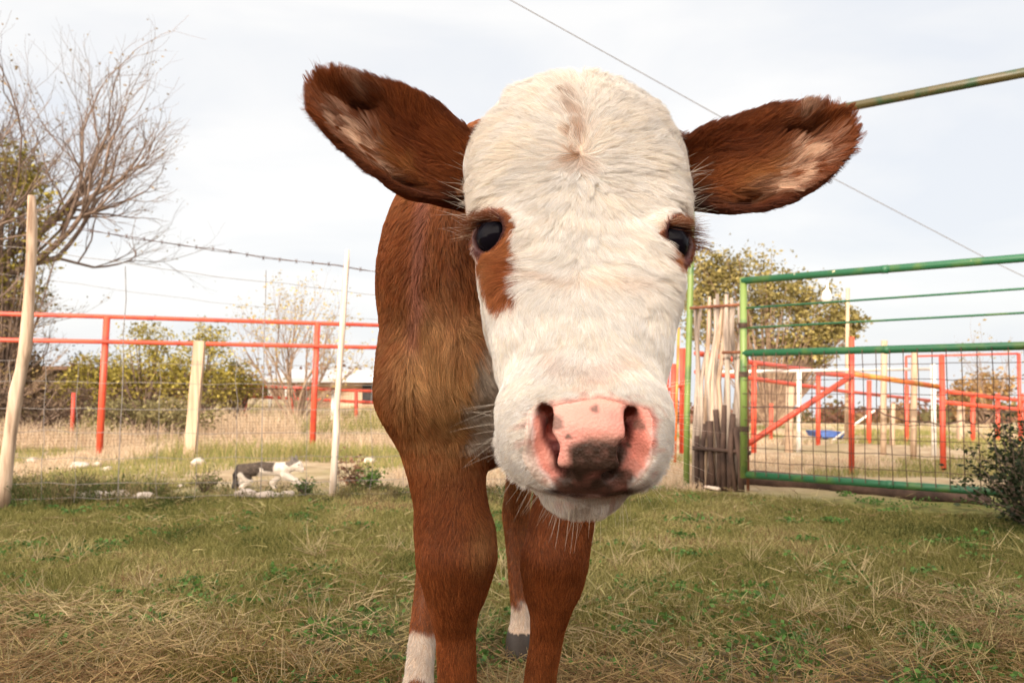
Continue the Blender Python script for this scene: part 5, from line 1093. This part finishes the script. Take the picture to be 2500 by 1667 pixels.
# ------------------------------------------------------------------ cat
def build_cat():
    d0 = 4.60; K_ = 1/FOC*d0
    def cp(u, v, dy=0): u = 645+(u-645)*1.08; v = 1200+(v-1197)*1.10; p = at(u, v, d0); return np.array((p.x, d0+dy, p.z))
    cat = empty('cat', tuple(at(640, 1197, d0)), 'brown and white cat walking right along the wire fence', 'cat')
    segs = [((597, 1150, 0), (640, 1146, 0), .036, .034), ((640, 1146, 0), (690, 1147, 0), .034, .033), ((690, 1146, 0), (712, 1139, 0), .030, .024), ((713, 1137, -.002), (721, 1138, -.004), .0270, .0245), ((723, 1143, -.005), (731, 1147, -.008), .0150, .0110),
            ((693, 1158, -.018), (718, 1172, -.018), .020, .012), ((718, 1172, -.018), (737, 1186, -.018), .012, .0095), ((737, 1186, -.018), (744, 1188, -.018), .0095, .008),
            ((680, 1160, .018), (662, 1178, .018), .018, .011), ((662, 1178, .018), (668, 1194, .018), .0105, .009), ((668, 1194, .018), (674, 1197, .018), .009, .008),
            ((600, 1156, -.018), (612, 1172, -.018), .030, .019), ((612, 1172, -.018), (597, 1186, -.018), .015, .010), ((597, 1186, -.018), (600, 1197, -.018), .009, .009), ((600, 1197, -.018), (608, 1198, -.018), .009, .007),
            ((597, 1156, .018), (592, 1175, .018), .028, .016), ((592, 1175, .018), (577, 1187, .018), .013, .009), ((577, 1187, .018), (580, 1197, .018), .009, .008),
            ((588, 1142, 0), (580, 1160, 0), .011, .0095), ((580, 1160, 0), (578, 1185, 0), .0095, .009), ((578, 1185, 0), (584, 1195, 0), .009, .007),
            ((711, 1127, -.016), (710, 1118, -.018), .0095, .003), ((716, 1127, .016), (715, 1117, .018), .0095, .003)]
    S_ = [(cp(a[0], a[1], a[2]), cp(b[0], b[1], b[2]), r1, r2) for a, b, r1, r2 in segs]
    def f(P):
        d = None
        for a, b, r1, r2 in S_:
            c = capsule(P, a, b, r1, r2); d = c if d is None else smin(d, c, .014)
        return d
    lo = cp(560, 1205)-np.array((0, .07, .01)); hi = cp(755, 1105)+np.array((0, .07, 0))
    V, F = surface_nets(np.arange(lo[0], hi[0], .0035), np.arange(lo[1], hi[1], .0035), np.arange(lo[2], hi[2], .0035), f, .03)
    u = (V[:, 0]/V[:, 1])*FOC+1250; zz = (V[:, 2]-lo[2]); n = vnoise(V, 25, 5); n2 = vnoise(V, 90, 6)
    w = np.array((.80, .73, .66)); br = np.array((.13, .10, .08)); c = np.tile(w, (len(V), 1))
    X_ = V[:, 0]-cp(640, 1150)[0]; Z_ = V[:, 2]-cp(640, 1150)[2]
    sad = smoothstep(-.004, .004, Z_+.012*n-np.where(X_ < .0, -.025, .002)-.02*np.cos(X_*60)*(X_ < .02))*smoothstep(.080, .074, X_+.004*n); head = smoothstep(.0, .006, Z_-.022-.5*np.abs(X_-.165)+.004*n)*(X_ > .14)
    tail = smoothstep(-.128, -.134, X_)
    c = mixc(c, np.tile(br, (len(V), 1))*(1+.5*n2[:, None]), np.clip(sad+head*.8, 0, 1)); c = mixc(c, np.array((.06, .05, .05)), tail*.9)
    cm = mesh_np('body', V, F, mat_attr('cat fur', rough=.8, spec=.1), cat, cols=np.clip(c, 0, .9))
    nn, fa = vertex_normals(V, F); r = np.random.default_rng(9); fi = r.choice(len(F), 26000, p=fa/fa.sum()); v = F[fi, r.integers(0, 4, len(fi))]
    N_ = nn[v]; P = V[v]+r.normal(0, .0012, (len(v), 3)); g = np.tile(np.array((-1, 0, -.35)), (len(v), 1))+r.normal(0, .25, (len(v), 3)); T = g-(g*N_).sum(1)[:, None]*N_; T /= np.linalg.norm(T, axis=1)[:, None]
    S = np.zeros((len(v), 4, 3)); S[:, 0] = P
    for k in range(1, 4): S[:, k] = S[:, k-1]+(T*.85+N_*(.5-.1*k))*.0032
    curves_obj('fur', S, np.full(len(v), .0004), np.clip(c[v]*r.uniform(.7, 1.2, (len(v), 1)), 0, .9), hair_mat, cat)
    em = mat_noise('cat nose', (.3, .12, .1), (.35, .15, .12), rough=.5); p = cp(738, 1147, -.010); MB().tube([Vector(p)+Vector((-.004, 0, 0)), Vector(p)+Vector((.003, 0, 0))], .0035, seg=8).build('nose', em, cat)
    p = cp(725, 1136, -.026); MB().tube([Vector(p), Vector(p)+Vector((.002, -.003, 0))], .0032, seg=8).build('eye', em_, cat)
build_cat()
print('TIME all', time.time()-T0, 'objects', len(bpy.data.objects))
